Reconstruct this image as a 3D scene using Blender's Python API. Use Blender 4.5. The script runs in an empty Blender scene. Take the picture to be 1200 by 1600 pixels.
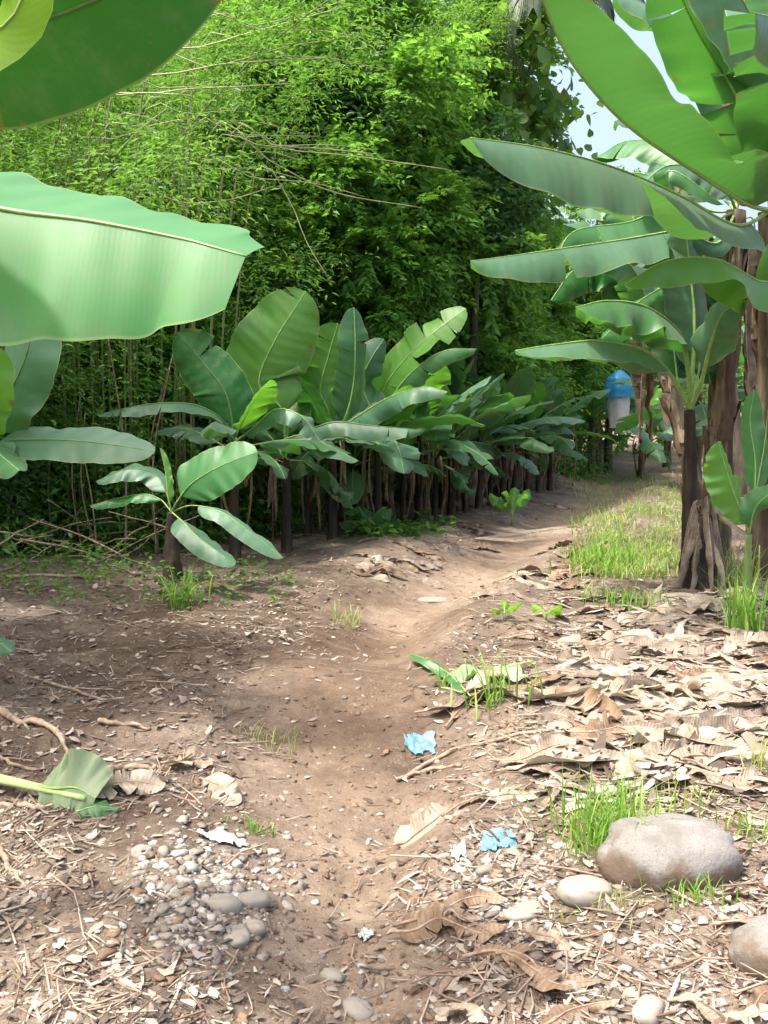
import bpy, math, random
import numpy as np
from mathutils import Vector

S = bpy.context.scene
COL = S.collection
R = math.radians
F = 1537.0                      # focal length in pixels of a 1200 x 1600 frame
PITCH = math.atan(170 / F)
CAM_H = 1.5

# ------------------------------------------------------------------ camera, sky, sun, exposure
cam_data = bpy.data.cameras.new('camera')
cam = bpy.data.objects.new('camera', cam_data); COL.objects.link(cam)
cam_data.sensor_fit = 'VERTICAL'; cam_data.sensor_height = 36.0
cam_data.lens = 36.0 * F / 1600.0
cam_data.clip_start = 0.05; cam_data.clip_end = 2000
cam.location = (0, 0, CAM_H); cam.rotation_euler = (R(90) - PITCH, 0, 0)
S.camera = cam

SUN_EL, SUN_AZ = R(65), R(-114)   # azimuth clockwise from the view direction (+Y)
w = bpy.data.worlds.new('World'); S.world = w; w.use_nodes = True
nt = w.node_tree; nt.nodes.clear()
sky = nt.nodes.new('ShaderNodeTexSky'); sky.sky_type = 'NISHITA'; sky.sun_disc = False
sky.sun_elevation = SUN_EL; sky.sun_rotation = SUN_AZ
sky.air_density = 1.0; sky.dust_density = 8.0; sky.ozone_density = 0.6
bg = nt.nodes.new('ShaderNodeBackground'); bg.inputs['Strength'].default_value = 0.15
wo = nt.nodes.new('ShaderNodeOutputWorld')
nt.links.new(sky.outputs[0], bg.inputs[0]); nt.links.new(bg.outputs[0], wo.inputs[0])
sd = bpy.data.lights.new('sun', 'SUN'); sd.energy = 2.0; sd.angle = R(3.0); sd.color = (1, 0.965, 0.90)
so = bpy.data.objects.new('sun', sd); COL.objects.link(so)
sv = Vector((math.sin(SUN_AZ) * math.cos(SUN_EL), math.cos(SUN_AZ) * math.cos(SUN_EL), math.sin(SUN_EL)))
so.rotation_euler = sv.to_track_quat('Z', 'Y').to_euler(); so.location = (8, 6, 14)
S.view_settings.view_transform = 'Standard'; S.view_settings.look = 'None'
S.view_settings.exposure = 1.7; S.view_settings.gamma = 1
cy = S.cycles
cy.max_bounces = 7; cy.diffuse_bounces = 5; cy.glossy_bounces = 2; cy.transmission_bounces = 5; cy.transparent_max_bounces = 4
cy.use_denoising = True; cy.caustics_reflective = False; cy.caustics_refractive = False

# ------------------------------------------------------------------ helpers
rng = np.random.default_rng(7)
def nrm(v):
    v = np.asarray(v, float)
    return v / (np.linalg.norm(v, axis=-1, keepdims=True) + 1e-12)

def P(px, py, Y):
    """the point at depth Y seen at a photograph pixel"""
    xr = (px - 600) / F; yr = (800 - py) / F
    c, s = math.cos(PITCH), math.sin(PITCH)
    d = np.array([xr, c + yr * s, -s + yr * c])
    return np.array([0, 0, CAM_H]) + d * (Y / d[1])

def _hash(ix, iy, seed):
    n = (ix.astype(np.int64) * 374761393 + iy.astype(np.int64) * 668265263 + seed * 974634777) & 0x7fffffff
    n = ((n ^ (n >> 13)) * 1274126177) & 0x7fffffff
    return ((n ^ (n >> 16)) & 0xffff) / 65535.0
def vnoise(x, y, seed=0):
    x = np.asarray(x, float); y = np.asarray(y, float)
    ix = np.floor(x); iy = np.floor(y); fx = x - ix; fy = y - iy
    fx = fx * fx * (3 - 2 * fx); fy = fy * fy * (3 - 2 * fy)
    a = _hash(ix, iy, seed); b = _hash(ix + 1, iy, seed); c = _hash(ix, iy + 1, seed); d = _hash(ix + 1, iy + 1, seed)
    return (a * (1 - fx) + b * fx) * (1 - fy) + (c * (1 - fx) + d * fx) * fy - 0.5
def fbm(x, y, f, o=4, seed=0):
    t = 0; a = 1.0
    for k in range(o):
        t = t + a * vnoise(np.asarray(x) * f, np.asarray(y) * f, seed + k * 17); f *= 2.03; a *= 0.5
    return t

class Geo:
    def __init__(s): s.v = []; s.q = []; s.t = []; s.uv = []; s.n = 0
    def add(s, v, q=None, t=None, uv=None):
        v = np.asarray(v, float).reshape(-1, 3); s.v.append(v)
        if q is not None and len(q): s.q.append(np.asarray(q, np.int64).reshape(-1, 4) + s.n)
        if t is not None and len(t): s.t.append(np.asarray(t, np.int64).reshape(-1, 3) + s.n)
        s.uv.append(np.zeros((len(v), 2)) if uv is None else np.asarray(uv, float).reshape(-1, 2))
        s.n += len(v)
        return s
    def mesh(s, name, mat, smooth=True, attrs=None):
        me = bpy.data.meshes.new(name)
        V = np.concatenate(s.v) if s.v else np.zeros((0, 3))
        UV = np.concatenate(s.uv) if s.uv else np.zeros((0, 2))
        Q = np.concatenate(s.q) if s.q else np.zeros((0, 4), np.int64)
        T = np.concatenate(s.t) if s.t else np.zeros((0, 3), np.int64)
        loops = np.concatenate([Q.ravel(), T.ravel()]).astype(np.int32)
        starts = np.concatenate([np.arange(len(Q)) * 4, len(Q) * 4 + np.arange(len(T)) * 3]).astype(np.int32)
        me.vertices.add(len(V)); me.vertices.foreach_set('co', V.astype(np.float32).ravel())
        me.loops.add(len(loops)); me.loops.foreach_set('vertex_index', loops)
        me.polygons.add(len(starts)); me.polygons.foreach_set('loop_start', starts)
        me.polygons.foreach_set('use_smooth', np.full(len(starts), bool(smooth)))
        ul = me.uv_layers.new(name='UVMap')
        ul.data.foreach_set('uv', UV[loops].astype(np.float32).ravel())
        for k, arr in (attrs or {}).items():
            at = me.attributes.new(k, 'FLOAT', 'POINT'); at.data.foreach_set('value', np.asarray(arr, np.float32))
        me.update(calc_edges=True); me.validate()
        if mat: me.materials.append(mat)
        return me
    def build(s, name, mat, parent=None, smooth=True, attrs=None):
        o = bpy.data.objects.new(name, s.mesh(name, mat, smooth, attrs)); COL.objects.link(o)
        if parent is not None: o.parent = parent
        return o

def tag(o, label=None, cat=None, group=None, kind=None):
    if label: o['label'] = label
    if cat: o['category'] = cat
    if group: o['group'] = group
    if kind: o['kind'] = kind
    return o
def thing(name, loc, label, cat, group=None, rz=0):
    o = bpy.data.objects.new(name, None); COL.objects.link(o)
    o.empty_display_size = 0.1
    o.location = [float(c) for c in loc]; o.rotation_euler = (0, 0, rz)
    return tag(o, label, cat, group)
def copy_tree(o, parent=None):
    c = o.copy(); COL.objects.link(c)
    if parent is not None: c.parent = parent
    for ch in list(o.children): copy_tree(ch, c)
    return c

def frames(pts, up):
    pts = np.asarray(pts, float)
    T = nrm(np.gradient(pts, axis=0))
    up = np.asarray(up, float)
    if up.ndim == 1: up = np.tile(up, (len(pts), 1))
    N = nrm(up - T * np.sum(T * up, 1, keepdims=True))
    return T, N, np.cross(T, N)
def resample(ctrl, n):
    """smooth curve through control points, evenly spaced"""
    c = np.asarray(ctrl, float)
    if len(c) == 2: return c[0] + (c[1] - c[0]) * np.linspace(0, 1, n)[:, None]
    p = np.vstack([2 * c[0] - c[1], c, 2 * c[-1] - c[-2]]); out = []
    for i in range(1, len(p) - 2):
        t = np.linspace(0, 1, 16, endpoint=False)[:, None]
        a, b, d, e = p[i - 1], p[i], p[i + 1], p[i + 2]
        out.append(0.5 * (2 * b + (d - a) * t + (2 * a - 5 * b + 4 * d - e) * t ** 2 + (3 * b - a - 3 * d + e) * t ** 3))
    out.append(c[-1:]); q = np.vstack(out)
    l = np.concatenate([[0], np.cumsum(np.linalg.norm(np.diff(q, axis=0), axis=1))])
    tt = np.linspace(0, l[-1], n)
    return np.stack([np.interp(tt, l, q[:, k]) for k in range(3)], 1)
def tube(g, pts, rad, n=8, flat=1.0, cap=True):
    pts = np.asarray(pts, float); m = len(pts)
    d = pts[-1] - pts[0]
    up = np.array([0, 0, 1.0]) if abs(nrm(d)[2]) < 0.9 else np.array([0, 1.0, 0])
    T, N, B = frames(pts, up)
    rad = np.broadcast_to(np.asarray(rad, float), (m,)) if np.ndim(rad) < 2 else np.asarray(rad)
    a = np.linspace(0, 2 * np.pi, n, endpoint=False)
    rr = rad[:, None] if rad.ndim == 1 else rad
    v = pts[:, None, :] + (rr * np.cos(a))[..., None] * B[:, None, :] + (rr * np.sin(a) * flat)[..., None] * N[:, None, :]
    i = np.arange(m - 1)[:, None] * n; j = np.arange(n)[None, :]; j2 = (j + 1) % n
    q = np.stack([i + j, i + j2, i + n + j2, i + n + j], -1).reshape(-1, 4)
    L = np.concatenate([[0], np.cumsum(np.linalg.norm(np.diff(pts, axis=0), axis=1))])
    uv = np.stack(np.broadcast_arrays((a / (2 * np.pi))[None, :], L[:, None]), -1)
    v = v.reshape(-1, 3); uv = uv.reshape(-1, 2); t = []
    if cap:
        v = np.vstack([v, pts[:1], pts[-1:]]); uv = np.vstack([uv, [[0, 0], [0, L[-1]]]])
        c0, c1 = m * n, m * n + 1
        t = [(c0, (k + 1) % n, k) for k in range(n)] + [(c1, (m - 1) * n + k, (m - 1) * n + (k + 1) % n) for k in range(n)]
    return g.add(v, q, t, uv)

# ------------------------------------------------------------------ materials
def newmat(name):
    m = bpy.data.materials.new(name); m.use_nodes = True
    n = m.node_tree.nodes; n.clear()
    return m, n, m.node_tree.links
def node(n, typ, **kw):
    x = n.new(typ)
    for k, v in kw.items():
        if k in x.inputs: x.inputs[k].default_value = v
        else: setattr(x, k, v)
    return x
def math_(n, l, op, a, b=None, clamp=False):
    x = n.new('ShaderNodeMath'); x.operation = op; x.use_clamp = clamp
    for i, v in enumerate((a, b)):
        if v is None: continue
        if isinstance(v, (int, float)): x.inputs[i].default_value = v
        else: l.new(v, x.inputs[i])
    return x.outputs[0]
def ramp(n, l, fac, stops, interp='LINEAR'):
    r = n.new('ShaderNodeValToRGB'); r.color_ramp.interpolation = interp
    e = r.color_ramp.elements
    while len(e) < len(stops): e.new(0.5)
    for k, (p, c) in enumerate(stops):
        e[k].position = p; e[k].color = (*c, 1) if len(c) == 3 else c
    l.new(fac, r.inputs[0]); return r.outputs[0]
def mix(n, l, fac, a, b, mode='MIX'):
    x = n.new('ShaderNodeMix'); x.data_type = 'RGBA'; x.blend_type = mode
    for sock, v in ((x.inputs[0], fac), (x.inputs[6], a), (x.inputs[7], b)):
        if isinstance(v, (int, float)): sock.default_value = v
        elif isinstance(v, tuple): sock.default_value = (*v, 1) if len(v) == 3 else v
        else: l.new(v, sock)
    return x.outputs[2]
def noise(n, l, vec, scale, detail=4, rough=0.55, dist=0):
    x = node(n, 'ShaderNodeTexNoise', Scale=scale, Detail=detail, Roughness=rough, Distortion=dist)
    if vec is not None: l.new(vec, x.inputs['Vector'])
    return x.outputs[0]
def finish(n, l, col, rough=0.5, spec=0.5, trans=None, tcol=None, bump=None, bstr=0.3, bdist=0.01, sheen=0):
    p = n.new('ShaderNodeBsdfPrincipled'); p.inputs['Sheen Weight'].default_value = sheen; p.inputs['Sheen Roughness'].default_value = 0.6
    if isinstance(col, tuple): p.inputs['Base Color'].default_value = (*col, 1)
    else: l.new(col, p.inputs['Base Color'])
    if isinstance(rough, (int, float)): p.inputs['Roughness'].default_value = rough
    else: l.new(rough, p.inputs['Roughness'])
    p.inputs['Specular IOR Level'].default_value = spec
    o = n.new('ShaderNodeOutputMaterial')
    if bump is not None:
        b = node(n, 'ShaderNodeBump', Strength=bstr, Distance=bdist); l.new(bump, b.inputs['Height']); l.new(b.outputs[0], p.inputs['Normal'])
    if trans:
        t = n.new('ShaderNodeBsdfTranslucent')
        if isinstance(tcol, tuple): t.inputs[0].default_value = (*tcol, 1)
        else: l.new(tcol, t.inputs[0])
        x = n.new('ShaderNodeMixShader'); x.inputs[0].default_value = trans
        l.new(p.outputs[0], x.inputs[1]); l.new(t.outputs[0], x.inputs[2]); l.new(x.outputs[0], o.inputs[0])
    else: l.new(p.outputs[0], o.inputs[0])

def banana_mat(name, base, tcol, rough=0.42, trans=0.38, var=0.25, spec=0.5, sheen=0.10, spots=1.0):
    m, n, l = newmat(name)
    uv = n.new('ShaderNodeUVMap').outputs[0]
    sp = n.new('ShaderNodeSeparateXYZ'); l.new(uv, sp.inputs[0])
    av = math_(n, l, 'ABSOLUTE', sp.outputs[1])
    co = n.new('ShaderNodeTexCoord').outputs['Object']
    ph = math_(n, l, 'SUBTRACT', sp.outputs[0], math_(n, l, 'MULTIPLY', av, 0.05))
    ph = math_(n, l, 'ADD', ph, math_(n, l, 'MULTIPLY', noise(n, l, co, 4), 0.02))
    vein = math_(n, l, 'SINE', math_(n, l, 'MULTIPLY', ph, 520.0))
    band = math_(n, l, 'ADD', math_(n, l, 'SINE', math_(n, l, 'MULTIPLY', ph, 61.0)), math_(n, l, 'SINE', math_(n, l, 'MULTIPLY', ph, 23.0)))
    patch = noise(n, l, co, 3.0, 3)
    rnd = n.new('ShaderNodeObjectInfo').outputs['Random']
    dark = tuple(c * (1 - var) for c in base); lite = (min(1, base[0] * (1 + 1.6 * var)), base[1] * (1 + 1.1 * var), base[2] * (1 + var))
    c = mix(n, l, rnd, dark, lite)
    c = mix(n, l, ramp(n, l, patch, [(0.35, (0, 0, 0)), (0.65, (1, 1, 1))]), c, mix(n, l, 0.5, c, lite))
    c = mix(n, l, math_(n, l, 'MULTIPLY', math_(n, l, 'ADD', vein, 1), 0.035), c, (base[0] * 2.2, base[1] * 1.7, base[2] * 2))
    c = mix(n, l, math_(n, l, 'MULTIPLY', math_(n, l, 'ADD', band, 2), 0.035), c, (base[0] * 2.6, base[1] * 2, base[2] * 2))
    dust = ramp(n, l, noise(n, l, co, 16.0, 5, 0.65), [(0.48, (0, 0, 0)), (0.72, (1, 1, 1))])
    c = mix(n, l, math_(n, l, 'MULTIPLY', dust, 0.28), c, (0.17, 0.20, 0.13))
    speck = ramp(n, l, noise(n, l, co, 70.0, 2, 0.5), [(0.70, (0, 0, 0)), (0.74, (1, 1, 1))])
    c = mix(n, l, math_(n, l, 'MULTIPLY', speck, 0.6), c, (0.14, 0.10, 0.04))
    # pale margin and a few brown edge spots
    edge = ramp(n, l, av, [(0.965, (0, 0, 0)), (0.985, (1, 1, 1))])
    c = mix(n, l, math_(n, l, 'MULTIPLY', edge, 0.55), c, (0.30, 0.36, 0.14))
    spot = math_(n, l, 'MULTIPLY', ramp(n, l, noise(n, l, co, 9.0, 4), [(0.60, (0, 0, 0)), (0.66, (1, 1, 1))]), ramp(n, l, av, [(0.72, (0, 0, 0)), (1.0, (1, 1, 1))]))
    spot = math_(n, l, 'MULTIPLY', spot, spots)
    c = mix(n, l, spot, c, (0.20, 0.13, 0.05))
    t = mix(n, l, math_(n, l, 'MULTIPLY', math_(n, l, 'ADD', vein, 1), 0.07), tcol, tuple(x * 0.5 for x in tcol))
    t = mix(n, l, spot, t, (0.15, 0.08, 0.02))
    bh = math_(n, l, 'ADD', math_(n, l, 'MULTIPLY', vein, 0.07), math_(n, l, 'MULTIPLY', band, 1.0))
    rg = math_(n, l, 'ADD', rough - 0.07, math_(n, l, 'MULTIPLY', patch, 0.14))
    finish(n, l, c, rg, spec, trans, t, bh, 0.22, 0.003, sheen)
    return m
def small_leaf_mat(name, stops, tcol, rough=0.45, trans=0.48, spec=0.4):
    m, n, l = newmat(name)
    r = n.new('ShaderNodeNewGeometry').outputs['Random Per Island']
    co = n.new('ShaderNodeTexCoord').outputs['Object']
    big = noise(n, l, co, 0.9, 2)
    f = math_(n, l, 'ADD', math_(n, l, 'MULTIPLY', r, 0.6), math_(n, l, 'MULTIPLY', math_(n, l, 'SUBTRACT', big, 0.25), 1.0), True)
    c = ramp(n, l, f, stops)
    finish(n, l, c, rough, spec, trans, mix(n, l, r, tuple(x * 0.6 for x in tcol), tcol))
    return m
def island_mat(name, stops, rough=0.8, trans=None, tcol=None, spec=0.25, nscale=40, amt=0.35, bstr=0.3):
    m, n, l = newmat(name)
    r = n.new('ShaderNodeNewGeometry').outputs['Random Per Island']
    co = n.new('ShaderNodeTexCoord').outputs['Object']
    ns = noise(n, l, co, nscale, 5)
    f = math_(n, l, 'ADD', math_(n, l, 'MULTIPLY', r, 1 - amt), math_(n, l, 'MULTIPLY', ns, amt))
    c = ramp(n, l, f, stops)
    finish(n, l, c, rough, spec, trans, tcol, ns, bstr, 0.004)
    return m
def dry_leaf_mat(name, a, b, c3, trans=0.18):
    m, n, l = newmat(name)
    uv = n.new('ShaderNodeUVMap').outputs[0]
    sp = n.new('ShaderNodeSeparateXYZ'); l.new(uv, sp.inputs[0])
    co = n.new('ShaderNodeTexCoord').outputs['Object']
    rnd = n.new('ShaderNodeObjectInfo').outputs['Random']
    vein = math_(n, l, 'SINE', math_(n, l, 'ADD', math_(n, l, 'MULTIPLY', sp.outputs[0], 420.0), math_(n, l, 'MULTIPLY', noise(n, l, co, 6), 14.0)))
    ns = noise(n, l, co, 11, 5)
    c = ramp(n, l, ns, [(0.32, c3), (0.48, a), (0.66, b)])
    c = mix(n, l, math_(n, l, 'MULTIPLY', math_(n, l, 'ADD', vein, 1), 0.18), c, tuple(x * 0.5 for x in a))
    c = mix(n, l, math_(n, l, 'MULTIPLY', rnd, 0.55), c, mix(n, l, 1.0, c, (0.72, 0.66, 0.58), 'MULTIPLY'))
    finish(n, l, c, 0.62, 0.35, trans, tuple(min(1, x * 1.0) for x in a), math_(n, l, 'ADD', math_(n, l, 'MULTIPLY', vein, 0.25), math_(n, l, 'MULTIPLY', ns, 6)), 0.5, 0.004)
    return m
def bark_mat(name, stops, sx=9, sz=1.1, rough=0.75, bstr=0.6):
    m, n, l = newmat(name)
    co = n.new('ShaderNodeTexCoord').outputs['Object']
    mp = node(n, 'ShaderNodeMapping'); mp.inputs['Scale'].default_value = (sx, sx, sz); l.new(co, mp.inputs[0])
    a = noise(n, l, mp.outputs[0], 2.2, 6, 0.62, 0.4); b = noise(n, l, co, 4.0, 4)
    f = math_(n, l, 'ADD', math_(n, l, 'MULTIPLY', a, 0.72), math_(n, l, 'MULTIPLY', b, 0.28))
    finish(n, l, ramp(n, l, f, stops), rough, 0.35, None, None, a, bstr, 0.02)
    return m
def plain_mat(name, c1, c2, scale=20, rough=0.6, spec=0.4, trans=None, tcol=None, bstr=0.2):
    m, n, l = newmat(name)
    co = n.new('ShaderNodeTexCoord').outputs['Object']
    ns = noise(n, l, co, scale, 4)
    finish(n, l, ramp(n, l, ns, [(0.35, c1), (0.65, c2)]), rough, spec, trans, tcol, ns, bstr, 0.005)
    return m

M = {}
M['leaf'] = banana_mat('banana_leaf_green', (0.040, 0.145, 0.048), (0.10, 0.34, 0.035))
M['leaf_near'] = banana_mat('banana_leaf_fresh', (0.046, 0.185, 0.055), (0.09, 0.42, 0.05), 0.46, 0.34, 0.1, sheen=0.04, spots=0.15)
M['leaf_blue'] = banana_mat('banana_leaf_bluegreen', (0.045, 0.135, 0.070), (0.12, 0.34, 0.05), 0.45, 0.25, 0.2)
M['leaf_dark'] = banana_mat('banana_leaf_dark', (0.010, 0.100, 0.010), (0.012, 0.20, 0.008), 0.5, 0.10, 0.15, sheen=0.0)
M['leaf_young'] = banana_mat('banana_leaf_young', (0.070, 0.215, 0.028), (0.19, 0.52, 0.03), 0.38, 0.40, 0.15)
M['leaf_big'] = banana_mat('banana_leaf_backlit', (0.046, 0.140, 0.056), (0.055, 0.20, 0.022), 0.42, 0.34, 0.12)
M['leaf_lime'] = banana_mat('banana_leaf_lime', (0.13, 0.28, 0.012), (0.34, 0.64, 0.015), 0.45, 0.55, 0.1, sheen=0.0)
M['leaf_faded'] = banana_mat('banana_leaf_faded', (0.19, 0.28, 0.16), (0.2, 0.4, 0.08), 0.5, 0.25, 0.1)
M['midrib'] = plain_mat('banana_midrib', (0.16, 0.30, 0.07), (0.28, 0.42, 0.13), 30, 0.4)
M['midrib_pale'] = plain_mat('banana_midrib_pale', (0.30, 0.44, 0.16), (0.40, 0.54, 0.24), 30, 0.4)
M['midrib_dark'] = plain_mat('banana_midrib_dark', (0.07, 0.15, 0.04), (0.13, 0.22, 0.07), 30, 0.45)  # darker green midrib colour, also on the bunch stalk
M['dry'] = dry_leaf_mat('dry_banana_leaf', (0.36, 0.30, 0.23), (0.53, 0.46, 0.37), (0.20, 0.155, 0.11))
M['dry_brown'] = dry_leaf_mat('dry_banana_leaf_brown', (0.20, 0.13, 0.08), (0.34, 0.25, 0.17), (0.09, 0.055, 0.035), 0.12)
M['dry_grey'] = dry_leaf_mat('dry_banana_leaf_grey', (0.20, 0.16, 0.125), (0.30, 0.25, 0.205), (0.085, 0.065, 0.05), 0.08)
M['stem'] = bark_mat('banana_pseudostem', [(0.30, (0.022, 0.016, 0.011)), (0.43, (0.058, 0.040, 0.026)), (0.53, (0.105, 0.085, 0.045)), (0.64, (0.23, 0.18, 0.12))], 5, 0.35)
M['stem_dark'] = bark_mat('banana_pseudostem_dark', [(0.34, (0.012, 0.009, 0.007)), (0.50, (0.036, 0.024, 0.018)), (0.62, (0.07, 0.058, 0.03)), (0.72, (0.14, 0.10, 0.07))], 6, 0.5)
M['stem_green'] = bark_mat('banana_sucker_stem', [(0.3, (0.07, 0.11, 0.03)), (0.5, (0.16, 0.24, 0.07)), (0.7, (0.28, 0.30, 0.14))], 6, 0.4, 0.5, 0.2)
M['sheath'] = bark_mat('dry_sheath_tan', [(0.3, (0.055, 0.040, 0.028)), (0.46, (0.15, 0.11, 0.075)), (0.6, (0.27, 0.21, 0.145)), (0.7, (0.42, 0.35, 0.26))], 6, 0.3)
M['sheath_red'] = bark_mat('dry_sheath_rust', [(0.3, (0.030, 0.020, 0.014)), (0.46, (0.085, 0.052, 0.034)), (0.6, (0.155, 0.098, 0.064)), (0.7, (0.25, 0.19, 0.13))], 6, 0.3)
M['bark'] = bark_mat('tree_bark', [(0.3, (0.05, 0.04, 0.03)), (0.5, (0.13, 0.10, 0.075)), (0.7, (0.22, 0.19, 0.15))], 6, 1.0)
M['culm'] = bark_mat('bamboo_culm', [(0.3, (0.06, 0.07, 0.03)), (0.5, (0.12, 0.13, 0.06)), (0.7, (0.20, 0.19, 0.11))], 3, 1.0, 0.5, 0.1)
M['cane'] = plain_mat('bare_cane', (0.22, 0.24, 0.11), (0.36, 0.37, 0.21), 6, 0.5)
M['bamboo'] = small_leaf_mat('bamboo_leaves', [(0.0, (0.026, 0.085, 0.022)), (0.45, (0.056, 0.14, 0.036)), (0.8, (0.10, 0.195, 0.05)), (1.0, (0.17, 0.19, 0.08))], (0.20, 0.42, 0.05))
M['legume'] = small_leaf_mat('feathery_leaves', [(0.0, (0.034, 0.112, 0.028)), (0.5, (0.085, 0.22, 0.045)), (1.0, (0.17, 0.32, 0.06))], (0.32, 0.66, 0.07))
M['bright'] = small_leaf_mat('lime_leaves', [(0.0, (0.055, 0.17, 0.03)), (0.5, (0.10, 0.26, 0.045)), (1.0, (0.18, 0.33, 0.06))], (0.30, 0.62, 0.07))
M['deep'] = small_leaf_mat('dark_glossy_leaves', [(0.0, (0.018, 0.06, 0.022)), (0.6, (0.04, 0.115, 0.038)), (1.0, (0.06, 0.15, 0.05))], (0.1, 0.28, 0.04), 0.35, 0.25)
M['vine'] = small_leaf_mat('heart_leaves', [(0.0, (0.05, 0.13, 0.03)), (0.6, (0.10, 0.22, 0.06)), (1.0, (0.20, 0.28, 0.07))], (0.3, 0.55, 0.06))
M['wood'] = small_leaf_mat('far_wood_leaves', [(0.0, (0.03, 0.09, 0.022)), (0.6, (0.07, 0.165, 0.035)), (1.0, (0.11, 0.22, 0.05))], (0.2, 0.42, 0.05))
M['palm'] = small_leaf_mat('palm_leaflets', [(0.0, (0.05, 0.08, 0.05)), (0.6, (0.09, 0.13, 0.08)), (1.0, (0.16, 0.19, 0.12))], (0.12, 0.2, 0.06))
M['cover'] = small_leaf_mat('ground_cover_leaves', [(0.0, (0.035, 0.11, 0.02)), (0.5, (0.07, 0.18, 0.03)), (1.0, (0.13, 0.26, 0.05))], (0.2, 0.42, 0.04))
M['grass'] = island_mat('grass_blades', [(0.1, (0.07, 0.19, 0.025)), (0.5, (0.13, 0.29, 0.04)), (0.8, (0.24, 0.36, 0.07)), (0.95, (0.45, 0.42, 0.18))], 0.5, 0.4, (0.35, 0.58, 0.06), 0.4, 8, 0.2, 0.0)
M['grass_pale'] = island_mat('grass_blades_pale', [(0.1, (0.14, 0.26, 0.05)), (0.4, (0.27, 0.38, 0.09)), (0.7, (0.42, 0.43, 0.18)), (0.95, (0.55, 0.48, 0.28))], 0.5, 0.4, (0.45, 0.55, 0.12), 0.4, 8, 0.2, 0.0)
M['litter'] = island_mat('litter_fragments', [(0.15, (0.075, 0.055, 0.042)), (0.38, (0.175, 0.138, 0.105)), (0.6, (0.27, 0.225, 0.18)), (0.88, (0.42, 0.37, 0.31))], 0.75, 0.12, (0.4, 0.28, 0.15), 0.3, 30, 0.25)
M['pebble'] = island_mat('pebbles', [(0.15, (0.125, 0.10, 0.08)), (0.4, (0.21, 0.18, 0.145)), (0.62, (0.285, 0.255, 0.215)), (0.85, (0.42, 0.40, 0.365))], 0.7, None, None, 0.4, 25, 0.35)
M['crumb'] = island_mat('soil_crumbs', [(0.15, (0.085, 0.055, 0.038)), (0.5, (0.16, 0.105, 0.07)), (0.85, (0.26, 0.18, 0.12))], 0.95, None, None, 0.15, 40, 0.4, 0.6)
M['twig'] = island_mat('twigs', [(0.15, (0.10, 0.065, 0.045)), (0.5, (0.24, 0.17, 0.12)), (0.85, (0.42, 0.34, 0.26))], 0.8, None, None, 0.3, 30, 0.3)
M['stick'] = plain_mat('dry_stick', (0.17, 0.11, 0.075), (0.36, 0.27, 0.19), 30, 0.75)
M['blue'] = plain_mat('blue_film', (0.02, 0.22, 0.42), (0.05, 0.36, 0.60), 30, 0.3, 0.5, 0.3, (0.06, 0.4, 0.7))
M['blue_pale'] = plain_mat('pale_blue_film', (0.10, 0.25, 0.34), (0.24, 0.37, 0.44), 60, 0.35, 0.5, 0.3, (0.2, 0.55, 0.7))
M['film_pale'] = plain_mat('grey_green_film', (0.30, 0.34, 0.31), (0.46, 0.48, 0.45), 40, 0.4)
M['white_bag'] = plain_mat('white_film', (0.74, 0.72, 0.72), (0.84, 0.82, 0.82), 14, 0.4, 0.5, 0.3, (0.8, 0.75, 0.75))

def soil_mat():
    m, n, l = newmat('soil')
    co = n.new('ShaderNodeTexCoord').outputs['Object']
    at = n.new('ShaderNodeAttribute'); at.attribute_name = 'path'
    b = noise(n, l, co, 1.3, 5); s1 = noise(n, l, co, 9, 6, 0.65); s2 = noise(n, l, co, 60, 5, 0.7); s3 = noise(n, l, co, 260, 3, 0.7)
    f = math_(n, l, 'ADD', math_(n, l, 'MULTIPLY', b, 0.35), math_(n, l, 'ADD', math_(n, l, 'MULTIPLY', s1, 0.35), math_(n, l, 'MULTIPLY', s2, 0.30)))
    c = ramp(n, l, f, [(0.36, (0.078, 0.056, 0.043)), (0.46, (0.140, 0.104, 0.079)), (0.55, (0.215, 0.167, 0.128)), (0.66, (0.32, 0.262, 0.208))])
    pc = ramp(n, l, f, [(0.36, (0.140, 0.100, 0.071)), (0.5, (0.24, 0.178, 0.128)), (0.64, (0.34, 0.268, 0.20))])
    c = mix(n, l, at.outputs['Fac'], c, pc)
    shd = n.new('ShaderNodeAttribute'); shd.attribute_name = 'soil_shade'
    c = mix(n, l, math_(n, l, 'MULTIPLY', shd.outputs['Fac'], 0.85), c, mix(n, l, 1.0, c, (0.50, 0.44, 0.40), 'MULTIPLY'))  # darkens the soil where the mask paints shade
    vo = node(n, 'ShaderNodeTexVoronoi', Scale=55.0); l.new(co, vo.inputs['Vector'])
    fle = math_(n, l, 'MULTIPLY', ramp(n, l, vo.outputs['Distance'], [(0.12, (1, 1, 1)), (0.25, (0, 0, 0))]), ramp(n, l, s1, [(0.5, (0, 0, 0)), (0.6, (1, 1, 1))]))
    c = mix(n, l, math_(n, l, 'MULTIPLY', fle, 0.6), c, (0.42, 0.34, 0.25))
    h = math_(n, l, 'ADD', math_(n, l, 'MULTIPLY', s1, 2.2), math_(n, l, 'ADD', s2, math_(n, l, 'MULTIPLY', s3, 0.8)))
    finish(n, l, c, 0.92, 0.2, None, None, h, 0.6, 0.02)
    return m
M['soil'] = soil_mat()
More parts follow.
